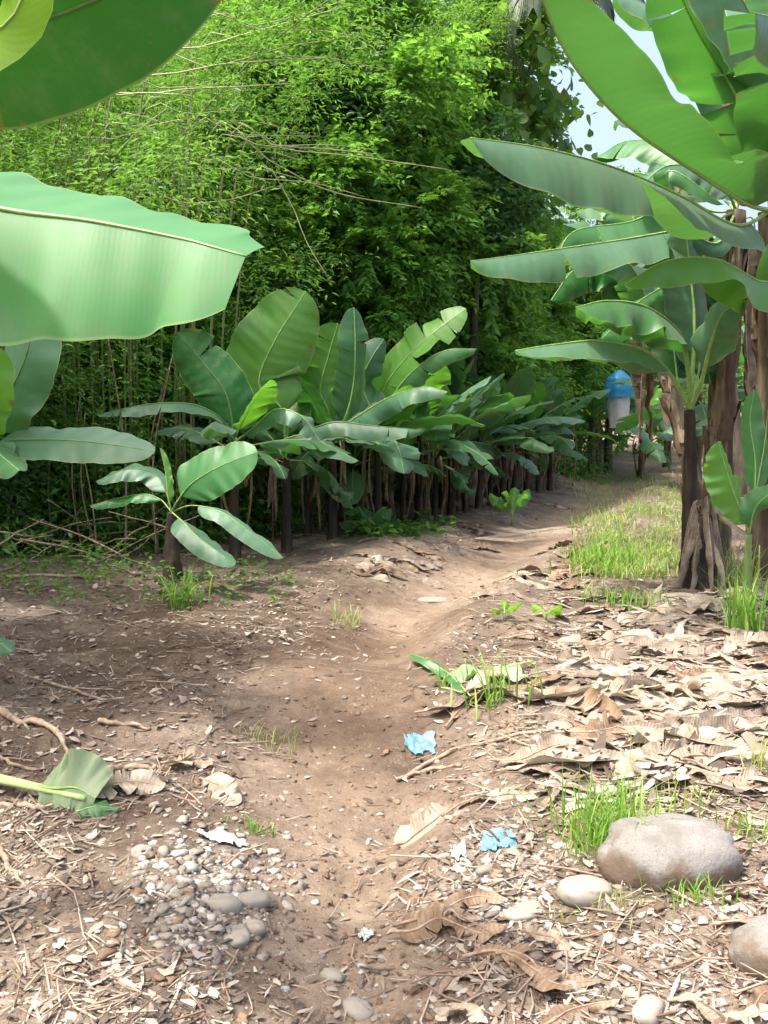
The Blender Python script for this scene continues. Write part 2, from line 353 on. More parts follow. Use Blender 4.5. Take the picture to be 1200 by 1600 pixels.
def rock_mat():
    m, n, l = newmat('boulder_stone')
    co = n.new('ShaderNodeTexCoord').outputs['Object']
    a = noise(n, l, co, 6, 6, 0.6); b = noise(n, l, co, 45, 5, 0.7)
    c = ramp(n, l, a, [(0.3, (0.11, 0.10, 0.088)), (0.45, (0.175, 0.17, 0.158)), (0.6, (0.225, 0.22, 0.21)), (0.74, (0.20, 0.155, 0.115))])
    c = mix(n, l, math_(n, l, 'MULTIPLY', b, 0.35), c, (0.2, 0.17, 0.14))
    gr = noise(n, l, co, 190, 3, 0.7); c = mix(n, l, ramp(n, l, gr, [(0.55, (0, 0, 0)), (0.68, (1, 1, 1))]), c, (0.10, 0.085, 0.07))
    sx = n.new('ShaderNodeSeparateXYZ'); l.new(co, sx.inputs[0])
    mud = math_(n, l, 'ADD', sx.outputs[2], math_(n, l, 'MULTIPLY', math_(n, l, 'SUBTRACT', a, 0.5), 0.35))
    c = mix(n, l, ramp(n, l, mud, [(-0.0 + 0.0, (1, 1, 1)), (0.05, (0, 0, 0))]), c, (0.12, 0.088, 0.064))
    finish(n, l, c, 0.8, 0.3, None, None, math_(n, l, 'ADD', a, math_(n, l, 'MULTIPLY', b, 0.4)), 0.6, 0.02)
    return m
M['rock'] = rock_mat()

# ------------------------------------------------------------------ ground
def flat(px, py):
    xr = (px - 600) / F; yr = (800 - py) / F; c, s = math.cos(PITCH), math.sin(PITCH)
    dz = -s + yr * c; k = -CAM_H / dz
    return np.array([xr * k, (c + yr * s) * k])
PATH = np.array([flat(*p) for p in [(560, 2600), (545, 1600), (520, 1400), (525, 1270), (530, 1130), (570, 1020), (640, 940), (745, 880), (830, 832), (900, 790), (975, 742), (1010, 718)]])
PATHW = np.array([0.34, 0.34, 0.30, 0.34, 0.44, 0.42, 0.44, 0.5, 0.55, 0.6, 0.7, 0.7])
HUMPS = [(*flat(510, 1070), .13, .42, .55), (*flat(860, 1085), .10, .40, .45), (*flat(600, 960), -.05, .5, .5), (*flat(330, 1010), .08, .5, .6), (*flat(940, 905), .08, .35, .5)]
FURROW = np.array([flat(*p) for p in [(885, 890), (835, 935), (770, 990), (715, 1060), (665, 1140), (625, 1230), (585, 1330)]])
def path_dist(x, y):
    x = np.asarray(x, float); y = np.asarray(y, float)
    best = np.full(x.shape, 1e9); wd = np.full(x.shape, 0.4); side = np.zeros(x.shape)
    for i in range(len(PATH) - 1):
        a, b = PATH[i], PATH[i + 1]; d = b - a; L2 = d @ d
        t = np.clip(((x - a[0]) * d[0] + (y - a[1]) * d[1]) / L2, 0, 1)
        qx = a[0] + t * d[0]; qy = a[1] + t * d[1]
        dd = np.hypot(x - qx, y - qy); k = dd < best
        best = np.where(k, dd, best); wd = np.where(k, PATHW[i] + t * (PATHW[i + 1] - PATHW[i]), wd)
        side = np.where(k, np.sign((x - qx) * d[1] - (y - qy) * d[0]), side)
    return best, wd, side
def gz(x, y, fine=True):
    x = np.asarray(x, float); y = np.asarray(y, float)
    d, wd, sd_ = path_dist(x, y)
    z = -0.12 * np.exp(-(d / (wd * 1.05)) ** 2)
    z = z + 0.06 * np.exp(-((d - wd * 1.9) / 0.45) ** 2) * (sd_ < 0)
    z = z + 0.12 * np.exp(-((d - wd * 1.5) / 0.35) ** 2) * (sd_ > 0) * np.clip((y - 4.5) / 2, 0, 1)
    z = z + 0.11 * fbm(x, y, 0.6, 3, 3)
    for hx, hy, ha, sx, sy in HUMPS: z = z + ha * np.exp(-((x - hx) / sx) ** 2 - ((y - hy) / sy) ** 2)
    for i in range(len(FURROW) - 1):
        a, b = FURROW[i], FURROW[i + 1]; dd = b - a; t = np.clip(((x - a[0]) * dd[0] + (y - a[1]) * dd[1]) / (dd @ dd), 0, 1)
        z = z - .055 * np.exp(-(((x - a[0] - t * dd[0]) ** 2 + (y - a[1] - t * dd[1]) ** 2) / .16 ** 2))
    z = z + .16 * np.clip((-x - .75) / 1.3, 0, 1) * np.clip((y - 3.6) / 1.5, 0, 1) * np.clip((10 - y) / 2, 0, 1)
    if fine:
        rough = 0.35 + 0.65 * np.clip(d / wd - 0.5, 0, 1)
        z = z + rough * (0.055 * fbm(x, y, 2.7, 3, 9) + 0.026 * fbm(x, y, 12.0, 3, 21))
    return z
def G(px, py):
    p = flat(px, py)
    for _ in range(6):
        z = float(gz(p[0], p[1]))
        f = flat(px, py); k = (CAM_H - z) / CAM_H
        p = f * k
    return np.array([p[0], p[1], float(gz(p[0], p[1]))])

xs = np.concatenate([-np.geomspace(80, 4.2, 26), np.linspace(-4.0, 4.6, 430), np.geomspace(4.8, 80, 26)])
ys = np.concatenate([np.linspace(-60, -2, 14), np.linspace(-1.6, 1.6, 24), np.geomspace(1.63, 26, 430), np.geomspace(27, 260, 24)])
GX, GY = np.meshgrid(xs, ys)
GZ = gz(GX, GY)
pd, pw, _ = path_dist(GX, GY)
edge = 0.28 * fbm(GX, GY, 2.2, 4, 31)
pmask = np.clip(1.25 - (pd / pw + edge) * 0.9, 0, 1) ** 1.2
soil_shade = np.clip(1.5 - np.hypot((GX + 1.0) / 1.5, (GY - 6.1) / 1.9) + 1.1 * fbm(GX, GY, 1.4, 4, 77), 0, 1)  # shade of the left bank painted into the soil colour as a dark mask
soil_shade = np.maximum(soil_shade, np.clip(1.3 - np.hypot((GX - .75) / .7, (GY - 5.6) / .9) + 1.1 * fbm(GX, GY, 1.9, 4, 78), 0, 1) * .7)
nx, ny = len(xs), len(ys)
ii, jj = np.meshgrid(np.arange(ny - 1), np.arange(nx - 1), indexing='ij')
quads = np.stack([ii * nx + jj, ii * nx + jj + 1, (ii + 1) * nx + jj + 1, (ii + 1) * nx + jj], -1).reshape(-1, 4)
inpath = (pmask.ravel()[quads].mean(1) > 0.42)
verts = np.stack([GX, GY, GZ], -1).reshape(-1, 3)
for nm, sel in (('ground', ~inpath), ('dirt_path', inpath)):
    q = quads[sel]; used = np.unique(q); remap = np.zeros(len(verts), np.int64); remap[used] = np.arange(len(used))
    o = Geo().add(verts[used], remap[q]).build(nm, M['soil'], attrs={'path': pmask.ravel()[used], 'soil_shade': soil_shade.ravel()[used]})
    tag(o, {'ground': 'brown plantation soil strewn with dry litter', 'dirt_path': 'trodden bare earth footpath curving away between the banana plants'}[nm], 'ground' if nm == 'ground' else 'path', kind='structure')

# ------------------------------------------------------------------ banana leaves and plants
def wprofile(u, tip=0.55):
    """half width along the blade, 0..1"""
    x = np.clip(u, 0, 1)
    a = np.clip(x / 0.16, 0, 1); b = np.clip((1 - x) / tip, 0, 1)
    return np.maximum(np.sqrt(np.maximum(1 - (1 - a) ** 2, 0)) * np.sqrt(np.maximum(1 - (1 - b) ** 2.2, 0)) , 0.0)
def banana_leaf(parent, ctrl, W, up=(0, 0, 1), fold=(0.35, 0.35), curl=0.5, wav=0.25, tears=0, seed=0, t0=0.14, mat='leaf', rib='midrib', r0=0.016, nU=54, nV=8, tip=0.55, blunt=1.0, name='leaf', label=None, sweep=0.35, origin=None):
    rg = np.random.default_rng(seed)
    org = np.zeros(3) if origin is None else np.asarray(origin, float)
    pts = resample(ctrl, 72) - org
    T, N, B = frames(pts, up)
    L = np.linalg.norm(np.diff(pts, axis=0), axis=1).sum(); tt = np.linspace(0, 1, len(pts))
    def at(arr, t): return np.stack([np.interp(t, tt, arr[:, k]) for k in range(3)], -1)
    g = Geo()
    for s, fo in ((-1, fold[0]), (1, fold[1])):
        cuts = np.sort(rg.uniform(0.12, 0.93, rg.poisson(tears) if tears else 0)); cuts = np.concatenate([[0], cuts, [1]])
        ph = rg.uniform(0, 6.28, 6); fr = rg.uniform([2, 4, 7, 11, 17, 26], [4, 7, 11, 17, 26, 40]); am = np.array([1, .8, .55, .35, .10, .04])
        for c in range(len(cuts) - 1):
            ua, ub = cuts[c], cuts[c + 1]; n = max(3, int(nU * (ub - ua)) + 2)
            off = rg.normal(0, 0.28) if tears else 0
            v = np.linspace(0, 1, nV + 1); u01 = np.linspace(0, 1, n)
            gap = rg.uniform(0.004, 0.022)
            U = ua + (ub - ua) * u01[:, None] + np.zeros((1, nV + 1))
            lo = ua + (gap if c > 0 else 0) * v ** 1.5; hi = ub - (gap if c < len(cuts) - 2 else 0) * v ** 1.5
            U = lo[None, :] + (hi - lo)[None, :] * u01[:, None]
            wv = sum(a * np.sin(f * U * 3.0 + p) for a, f, p in zip(am, fr, ph))
            phi = fo + curl * v[None, :] + (wav * wv * 0.5 + off) * (0.25 + v[None, :])
            wid = W * wprofile(U * blunt, tip) * (1 + 0.008 * np.sin(U * 60 + ph[0]))
            tb = t0 + (1 - t0) * U
            n_ = at(N, tb); b_ = at(B, tb); t_ = at(T, tb); p_ = at(pts, tb)
            dirs = s * b_ * np.cos(phi)[..., None] - n_ * np.sin(phi)[..., None]
            step = dirs / nV; step[:, 0] = 0
            pos = p_ + np.cumsum(step, axis=1) * wid[..., None] + t_ * (sweep * wid * v[None, :] ** 1.4 * (1 - U) ** 0.7)[..., None]
            i, j = np.meshgrid(np.arange(n - 1), np.arange(nV), indexing='ij'); k = nV + 1
            q = np.stack([i * k + j, i * k + j + 1, (i + 1) * k + j + 1, (i + 1) * k + j], -1).reshape(-1, 4)
            if s < 0: q = q[:, ::-1]
            uv = np.stack([U * L * (1 - t0), s * np.broadcast_to(v[None, :], U.shape)], -1)
            g.add(pos.reshape(-1, 3), q, None, uv.reshape(-1, 2))
    o = g.build(name, M[mat], parent)
    if label: o['label'] = label
    rr = r0 * (1 - 0.85 * tt ** 0.8)
    gm = Geo(); tube(gm, pts + N * (rr * 0.1)[:, None], rr, 7, 0.85); gm.build('midrib', M[rib], o)
    return o
def pxs(lst): return [P(*p) for p in lst]

def pseudostem(parent, pts, r0, r1, mat='stem', n=16, seed=0, name='pseudostem', base_flare=1.25):
    rg = np.random.default_rng(seed); m = 34
    c = resample(pts, m); t = np.linspace(0, 1, m); a = np.linspace(0, 2 * np.pi, n, endpoint=False)
    rad = (r0 + (r1 - r0) * t) * (1 + (base_flare - 1) * np.exp(-t * 9))
    k = rg.uniform(0, 6.28, 5)
    lump = 1 + 0.07 * np.sin(3 * a[None] + 5 * t[:, None] + k[0]) + 0.05 * np.sin(5 * a[None] - 9 * t[:, None] + k[1]) + 0.05 * np.sin(2 * a[None] + 21 * t[:, None] + k[2]) + 0.03 * rg.normal(size=(m, n))
    g = Geo(); tube(g, c, rad[:, None] * lump, n); return g.build(name, M[mat], parent)
def sheaths(parent, pts, r0, r1, count, seed, mats=('sheath', 'sheath_red'), zr=(0.0, 0.95), name='dry_sheath', peel=1.0):
    rg = np.random.default_rng(seed); c = resample(pts, 60)
    for k in range(count):
        t0 = rg.uniform(zr[0], zr[1] - 0.15); ln = rg.uniform(0.15, 0.4); t1 = min(t0 + ln, zr[1])
        a0 = rg.uniform(0, 6.28); wa = rg.uniform(0.18, 0.75); n, mm = 14, 6
        tv = np.linspace(t0, t1, n); av = np.linspace(-wa, wa, mm)
        ctr = np.stack([np.interp(tv, np.linspace(0, 1, 60), c[:, q]) for q in range(3)], -1)
        rr = (r0 + (r1 - r0) * tv) * 1.07 + 0.006 + peel * rg.uniform(0.01, 0.09) * ((tv - t0) / (t1 - t0)) ** 4 + 0.012 * np.sin(tv * 40 + k)
        shrink = 1 - 0.75 * ((tv - t0) / (t1 - t0)) ** 2
        A = a0 + 0.25 * np.sin(tv * 8 + k)[:, None] + av[None] * shrink[:, None]
        RR = rr[:, None] * (1 + 0.06 * np.cos(A * 9) + 0.03 * rg.normal(size=A.shape)) - 0.015 * np.abs(av / wa)[None] ** 3
        v = ctr[:, None] + np.stack([RR * np.cos(A), RR * np.sin(A), np.zeros_like(A)], -1)
        i, j = np.meshgrid(np.arange(n - 1), np.arange(mm - 1), indexing='ij')
        q = np.stack([i * mm + j, i * mm + j + 1, (i + 1) * mm + j + 1, (i + 1) * mm + j], -1).reshape(-1, 4)
        Geo().add(v.reshape(-1, 3), q).build(name, M[mats[rg.integers(len(mats))]], parent)
def hanging_dry(parent, top, n, seed, L=(0.5, 0.9), r=0.1, mats=('dry_brown', 'dry_grey'), name='dry_leaf', W=(.05, .13)):
    """withered leaves folded down along a stem"""
    rg = np.random.default_rng(seed)
    for k in range(n):
        a = rg.uniform(0, 6.28); l = rg.uniform(*L); d = np.array([math.cos(a), math.sin(a), 0])
        z = np.array([0, 0, 1.0]); o = np.asarray(top) - z * rg.uniform(0, 0.15)
        c = [o + d * 0.02, o + d * (r + .08) + z * 0.02, o + d * (r + .12) - z * l * 0.4, o + d * (r + rg.uniform(-.03, .16)) - z * l]
        banana_leaf(parent, c, rg.uniform(*W), up=d, fold=(0.9, 0.9), curl=0.9, wav=0.6, tears=3, seed=seed * 31 + k, mat=mats[rg.integers(len(mats))], rib='stick', r0=0.008, nU=26, nV=4, name=name)
def grow(top, az, e0, L, droop, n=6, bend=0.0):
    p = np.asarray(top, float).copy(); out = [p.copy()]
    for k in range(n):
        s = (k + 0.5) / n; e = e0 - droop * s ** 1.4; a = az + bend * s
        p = p + L / n * np.array([math.cos(e) * math.cos(a), math.cos(e) * math.sin(a), math.sin(e)]); out.append(p.copy())
    return out
def auto_plant(base, h, label, seed, nleaf=8, L=1.1, W=0.2, r=0.055, group=None, mats=('leaf', 'leaf_blue', 'leaf'), lean=(0, 0), dry=3, name='banana_plant', stem='stem_dark', cat='banana plant', skip_az=None, e_range=(1.35, 0.25), tears=1.2):
    rg = np.random.default_rng(seed)
    t = thing(name, base, label, cat, group)
    top = np.array([lean[0], lean[1], h])
    st = [np.array([0, 0, -0.06]), np.array([lean[0] * .4, lean[1] * .4, h * .5]), top]
    pseudostem(t, st, r, r * 0.62, stem, 12, seed)
    if dry: hanging_dry(t, top - np.array([0, 0, 0.03]), dry, seed + 5, (h * 0.3, h * 0.9), r, ('dry_brown', 'dry_grey', 'dry_brown'), W=(.015, .05))
    a = rg.uniform(0, 6.28)
    for k in range(nleaf):
        f = k / max(1, nleaf - 1)
        az = a + k * 2.4 + rg.normal(0, 0.2); e0 = e_range[0] + (e_range[1] - e_range[0]) * f + rg.normal(0, 0.12)
        l = L * rg.uniform(0.85, 1.15) * (0.8 + 0.4 * math.sin(f * 3.1)); dr = rg.uniform(0.5, 1.2) * (0.45 + f)
        c = grow(top - np.array([0, 0, 0.12 * f]), az, e0, l, dr, bend=rg.normal(0, 0.2))
        d = np.array([math.cos(az), math.sin(az), 0])
        up = np.array([0, 0, 1.0]) - d * (0.9 if e0 > 0.8 else 0.2)
        m = mats[rg.integers(len(mats))]
        if k == 0 and rg.random() < 0.6: m = 'leaf_young'
        banana_leaf(t, c, W * rg.uniform(0.8, 1.15), up, (rg.uniform(-.25, .45), rg.uniform(-.25, .45)), rg.uniform(0.1, .6), 0.22, tears, seed * 97 + k, t0=0.2, mat=m, r0=0.011, nU=34, nV=6)
    return t

# ---- near plant at the left edge, its stem outside the frame
def P_rel(lst, o): return [P(*p) - o for p in lst]
base = np.array([-1.75, 2.5, float(gz(-1.75, 2.5))])
t = thing('banana_plant', base, 'nearest banana plant, its broad pale green leaf reaching in from the left edge', 'banana plant')
z0 = -base
pseudostem(t, [(0, 0, -.06), (0.03, 0, 1.0), (0.08, -0.05, 2.0)], 0.13, 0.08, 'stem', 16, 3)
sheaths(t, [(0, 0, 0), (0.03, 0, 1.0), (0.08, -0.05, 2.0)], 0.13, 0.08, 6, 4)
top = base + np.array([0.08, -0.05, 1.95])
def leaf_at(parent, base, lst, W, **k):
    pts = [q if isinstance(q, np.ndarray) else P(*q) for q in lst]
    return banana_leaf(parent, [p - base for p in pts], W, **k)
leaf_at(t, base, [top, (-170, 285, 2.25), (0, 326, 2.2), (140, 345, 2.17), (280, 372, 2.15), (330, 385, 2.13), (384, 400, 2.12)], 0.33, up=(0.02, -0.62, 0.78), fold=(0.28, 0.46), curl=0.16, wav=0.10, seed=5, t0=0.12, mat='leaf_near', tip=0.62, blunt=0.955, rib='midrib_pale', r0=0.014, nU=90, nV=12, sweep=0.02, label='broad pale green leaf with a blunt tip')
leaf_at(t, base, [top, (-250, 40, 2.0), (-60, 60, 1.75), (110, 15, 1.6), (250, -60, 1.5), (380, -190, 1.45)], 0.165, up=(0.2, 0.55, 0.8), fold=(0.1, 0.1), curl=0.2, wav=0.12, seed=8, t0=0.14, mat='leaf_dark', rib='midrib_dark', r0=0.012, nU=80, nV=10, label='dark green leaf arching over the top left corner')
leaf_at(t, base, [top, (-260, 200, 2.0), (-140, 120, 1.6), (-40, 70, 1.45), (30, 10, 1.4), (50, -120, 1.4)], 0.10, up=(0.1, -0.9, 0.3), fold=(0.1, 0.1), curl=0.1, wav=0.12, seed=9, mat='leaf_lime', r0=0.010, nU=60, tip=.8, label='sunlit lime green leaf at the top left corner')

# ---- young plant at the left edge beyond it
base = G(-70, 1090)
t = thing('banana_plant', base, 'blue green young banana plant cut by the left edge, below the broad pale leaf', 'banana plant')
top = P(-30, 700, base[1])
pseudostem(t, [(0, 0, -.06), (top - base) * .5, top - base], 0.06, 0.04, 'stem_dark', 12, 13)
Yb = base[1]
leaf_at(t, base, [top, (20, 688, Yb - .1), (110, 688, Yb - .25), (190, 697, Yb - .35), (242, 706, Yb - .4)], 0.115, up=(0, -0.6, 0.8), fold=(0.0, 0.25), curl=0.15, wav=0.12, seed=21, t0=0.12, mat='leaf_blue', rib='midrib_dark', r0=0.008, sweep=0.2)
leaf_at(t, base, [top, (-12, 660, Yb), (22, 600, Yb - .05), (45, 540, Yb - .1), (50, 470, Yb - .05)], 0.17, up=(-0.3, -0.9, 0.2), fold=(0.1, 0.15), curl=0.2, wav=0.16, seed=22, t0=0.1, mat='leaf_blue', rib='midrib_dark', r0=0.009)
leaf_at(t, base, [top, (-30, 640, Yb - .2), (-15, 590, Yb - .35), (-12, 540, Yb - .4)], 0.13, up=(-0.3, -0.9, 0.2), seed=23, mat='leaf_young', r0=0.008)
leaf_at(t, base, [top, (-15, 690, Yb - .2), (0, 710, Yb - .35), (30, 735, Yb - .5)], 0.1, up=(0, -0.6, 0.8), seed=24, mat='leaf', r0=0.008)
leaf_at(t, base, [top, top + np.array([-.3, .1, .3]), top + np.array([-.8, .2, .2])], 0.16, seed=25, mat='leaf_blue')
leaf_at(t, base, [P(-60, 1000, Yb), (-20, 1000, Yb - .1), (0, 1005, Yb - .2), (18, 1018, Yb - .25)], 0.075, seed=26, mat='leaf_blue', up=(0, -.6, .8), r0=0.005)

for k, (x, y, lb) in enumerate([(-3.55, 4.0, 'off-frame tall banana plant added beyond the left edge to shade the left bank'), (-3.9, 5.6, 'off-frame tall banana plant added farther back beyond the left edge to cast shade'), (-4.7, 7.0, 'off-frame tall banana plant added beside the bamboo at left to cast shade')]):
    auto_plant(np.array([x, y, float(gz(x, y))]), 2.9, lb, 60 + k, 10, 1.9, .33, .14, None, ('leaf', 'leaf_blue'), dry=3, stem='stem', e_range=(1.35, .3), tears=2)  # out of view, added only to cast shade on the left bank
# ---- small plant standing alone in front of the row
base = G(270, 905); Yb = base[1]
t = thing('banana_plant', base, 'small banana plant standing alone at the left bank with one bright tilted leaf', 'banana plant')
top = P(268, 800, Yb)
pseudostem(t, [(0, 0, -.06), (top - base) * .5, top - base], 0.085, 0.035, 'stem_dark', 12, 31, base_flare=1.1)
leaf_at(t, base, [top, (278, 782, Yb - .1), (300, 755, Yb - .15), (345, 728, Yb - .2), (402, 706, Yb - .25)], 0.21, up=(0.1, -0.80, 0.55), fold=(0.12, 0.12), curl=0.15, wav=0.1, seed=32, t0=0.22, mat='leaf_near', r0=0.010, tip=0.6)
leaf_at(t, base, [top, (300, 790, Yb - .2), (345, 800, Yb - .35), (395, 835, Yb - .45), (442, 872, Yb - .5)], 0.10, up=(0.4, -0.55, 0.75), fold=(0.3, 0.3), curl=0.3, wav=0.15, seed=33, t0=0.3, mat='leaf_blue', r0=0.008)
leaf_at(t, base, [top, (285, 815, Yb - .3), (310, 840, Yb - .45), (340, 862, Yb - .55), (368, 882, Yb - .6)], 0.12, up=(0.3, -0.6, 0.7), fold=(0.3, 0.3), curl=0.3, wav=0.12, seed=34, t0=0.25, mat='leaf_blue', r0=0.008)
leaf_at(t, base, [top, (250, 780, Yb + .1), (225, 772, Yb + .15), (185, 778, Yb + .2), (140, 790, Yb + .2)], 0.09, up=(0, -0.3, 0.9), fold=(0.3, 0.3), seed=35, t0=0.2, mat='leaf_dark', r0=0.007)
leaf_at(t, base, [top, (258, 765, Yb + .1), (240, 740, Yb + .2), (200, 733, Yb + .2), (150, 752, Yb + .2)], 0.12, up=(0, -0.5, 0.8), fold=(0.3, 0.3), seed=36, t0=0.2, mat='leaf_blue', rib='midrib_dark', r0=0.008, tears=1)
leaf_at(t, base, [top, (262, 770, Yb), (258, 735, Yb + .05), (250, 700, Yb + .1)], 0.05, up=(-1, -0.5, 0.2), fold=(0.8, 0.8), seed=37, mat='leaf_young', r0=0.006)

# ---- the row along the left side of the path
ROWG = 'young banana plants in the row left of the path'
def row_plant(px, Y, h, label, seed, leaves=(), nleaf=6, **k):
    y = Y; p = P(px, 800, Y); x = p[0]; b = np.array([x, y, float(gz(x, y))])
    t = auto_plant(b, h, label, seed, nleaf, group=ROWG, **k)
    tp = b + np.array([0, 0, h])
    for lst, W, kw in leaves:
        kw.setdefault('tears', 1.6); leaf_at(t, b, [tp] + list(lst), W, **kw)
    return t
row_plant(366, 9.2, 1.12, 'first banana plant of the row, with a dark upright leaf and a grey drooping one', 101, [
    ([(362, 650, 9.2), (350, 610, 9.2), (320, 570, 9.25), (278, 520, 9.3)], 0.27, dict(up=(0.2, -.9, .3), seed=1011, mat='leaf_dark', rib='midrib_dark', fold=(.1, .1), wav=.12)),
    ([(345, 655, 9.1), (300, 632, 9.0), (230, 632, 8.9), (150, 648, 8.85)], 0.14, dict(up=(0, -.25, .95), seed=1012, mat='leaf_blue', rib='midrib_dark', fold=(.4, .4), wav=.2)),
    ([(395, 670, 9.1), (430, 640, 9.0), (470, 650, 8.9), (500, 690, 8.9)], 0.15, dict(up=(0, -.4, .9), seed=1013, mat='leaf_blue', fold=(.5, .5), wav=.4, tears=2)),
], nleaf=6, L=0.95, W=0.19, dry=5, e_range=(0.9, 0.1))
row_plant(448, 10.0, 1.05, 'banana plant of the row with a large rounded leaf standing up, backlit green', 102, [
    ([(440, 640, 9.9), (405, 600, 9.9), (428, 535, 9.9), (478, 455, 9.95)], 0.42, dict(up=(-0.25, -.95, .1), seed=1021, mat='leaf_young', fold=(.05, .05), wav=.1, curl=.1, tip=.6, t0=.2)),
    ([(470, 680, 9.9), (520, 660, 9.8), (580, 665, 9.7), (660, 672, 9.6)], 0.17, dict(up=(0, -.35, .9), seed=1022, mat='leaf_blue', rib='midrib_dark', fold=(.4, .4), wav=.25)),
    ([(440, 690, 9.7), (470, 680, 9.6), (500, 690, 9.5), (560, 720, 9.4)], 0.15, dict(up=(0, -.4, .9), seed=1023, mat='leaf_blue', fold=(.4, .4), wav=.3, tears=1)),
], nleaf=6, L=1.0, W=0.2, dry=5, e_range=(1.0, 0.1))
row_plant(520, 10.6, 1.12, 'banana plant of the row with a bright pointed leaf standing upright', 103, [
    ([(512, 640, 10.5), (500, 610, 10.5), (512, 560, 10.5), (528, 505, 10.5)], 0.30, dict(up=(0.1, -.95, .1), seed=1031, mat='leaf_young', fold=(.05, .05), wav=.12, curl=.1, t0=.15)),
    ([(540, 650, 10.5), (552, 600, 10.5), (555, 540, 10.5), (553, 480, 10.6)], 0.21, dict(up=(0.5, -.8, .1), seed=1032, mat='leaf', fold=(.1, .1), wav=.12)),
    ([(560, 650, 10.3), (610, 620, 10.1), (660, 605, 9.9), (700, 612, 9.8)], 0.2, dict(up=(0, -.5, .85), seed=1033, mat='leaf_blue', fold=(.3, .3), wav=.2)),
], nleaf=7, L=1.05, W=0.21, dry=5, e_range=(0.9, 0.1))
row_plant(590, 11.2, 1.1, 'banana plant of the row with long pale leaves rising towards the right', 104, [
    ([(590, 640, 11.2), (610, 590, 11.1), (660, 535, 11.0), (728, 482, 11.0)], 0.25, dict(up=(-.4, -.7, .5), seed=1041, mat='leaf_young', fold=(-.1, .2), wav=.12, curl=.1)),
    ([(600, 640, 11.0), (640, 585, 10.9), (690, 550, 10.8), (745, 545, 10.7)], 0.18, dict(up=(-.1, -.55, .8), seed=1042, mat='leaf', fold=(.3, .4), wav=.2)),
    ([(585, 650, 11.0), (565, 600, 11.0), (580, 560, 11.0), (600, 530, 11.1)], 0.22, dict(up=(.3, -.9, .3), seed=1043, mat='leaf_blue', fold=(.1, .1), wav=.2)),
], nleaf=7, L=1.15, W=0.22, dry=5, e_range=(1.0, 0.1))
specs = [(655, 12.2, 1.12, 'banana plant of the row with broad grey green leaves below the long rising ones'),
         (705, 13.0, 1.05, 'banana plant of the row whose pale leaf stalks fan out low over the path'),
         (748, 13.8, 1.0, 'low banana plant of the row with leaves hanging over the path edge'),
         (785, 14.8, 1.1, 'banana plant of the row beside the seedling at the bend'),
         (822, 15.8, 1.05, 'banana plant near the far end of the row with crowded blue green leaves'),
         (858, 16.9, 1.05, 'last banana plant of the row, left of the blue fruit bag')]
for k, (px, Y, h, lb) in enumerate(specs):
    row_plant(px, Y, h, lb, 120 + k, nleaf=11, L=1.1, W=0.2, dry=6, e_range=(1.3, 0.05))
for k, (px, Y, lb) in enumerate([(420, 11.4, 'banana plant in the shade behind the first ones of the row'), (575, 12.4, 'banana plant behind the row, below the thicket'), (690, 14.2, 'banana plant behind the row showing only its leaf tips'), (780, 16.4, 'banana plant behind the far part of the row'), (630, 11.7, 'slim banana plant crowded between the broad leaved ones of the row'), (680, 12.5, 'slim banana plant with low leaves near the middle of the row'), (727, 13.4, 'slim banana plant with low leaves past the middle of the row'), (766, 14.2, 'slim banana plant left of the seedling at the bend'), (803, 15.2, 'slim banana plant behind the seedling at the bend'), (840, 16.3, 'slim banana plant close to the last of the row'), (480, 10.9, 'slim banana plant behind the rounded backlit leaf'), (552, 11.4, 'slim banana plant behind the bright pointed leaf')]):
    row_plant(px, Y, 1.15 if k < 4 else .85, lb, 140 + k, nleaf=8 if k < 4 else 7, L=1.2 if k < 4 else .85, W=0.22 if k < 4 else .15, dry=3 if k < 4 else 5, r=.055 if k < 4 else .04, e_range=(1.35, 0.2) if k < 4 else (1.2, 0.0))

# ---- far plants where the path ends
FARG = 'grown banana plants where the path ends'
for k, (px, Y, h, lb) in enumerate([(922, 20.5, 1.3, 'short thick stemmed banana plant at the end of the path'), (948, 21.5, 1.6, 'far banana plant with shredded brown stem beside the fruit bag'), (1000, 21.0, 0.9, 'low far banana plant with wide pale leaves under the fruit bag'),
                                   (900, 23.5, 1.9, 'far banana plant behind the bend left of the fruit bag'), (1040, 23.0, 1.5, 'far banana plant between the fruit bag and the big stems'), (1010, 27.0, 3.6, 'tall far banana plant with pale leaves against the sky'),
                                   (1085, 17.5, 1.7, 'banana plant standing in the grove behind the big stems'), (1180, 16.0, 1.9, 'banana plant at the right edge behind the big stems'), (930, 26.0, 4.0, 'tall far banana plant with drooping leaves under the gap of sky')]):
    p = P(px, 800, Y); b = np.array([p[0], Y, float(gz(p[0], Y))])
    auto_plant(b, h, lb, 160 + k, 9, 1.7 if h > 1.4 else 1.3, 0.3 if h > 1.4 else 0.24, 0.10 if h > 1.2 else 0.08, FARG, ('leaf', 'leaf_blue'), dry=3, stem='stem', e_range=(1.3, 0.0), tears=2)

# ---- big clump on the right
def stem_line(px0, py0, px1, py1, Y, Y1=None):
    b = G(px0, py0); b[1] = Y; b[0] = P(px0, 800, Y)[0]; b[2] = float(gz(b[0], b[1]))
    return b, P(px1, py1, Y1 or Y)
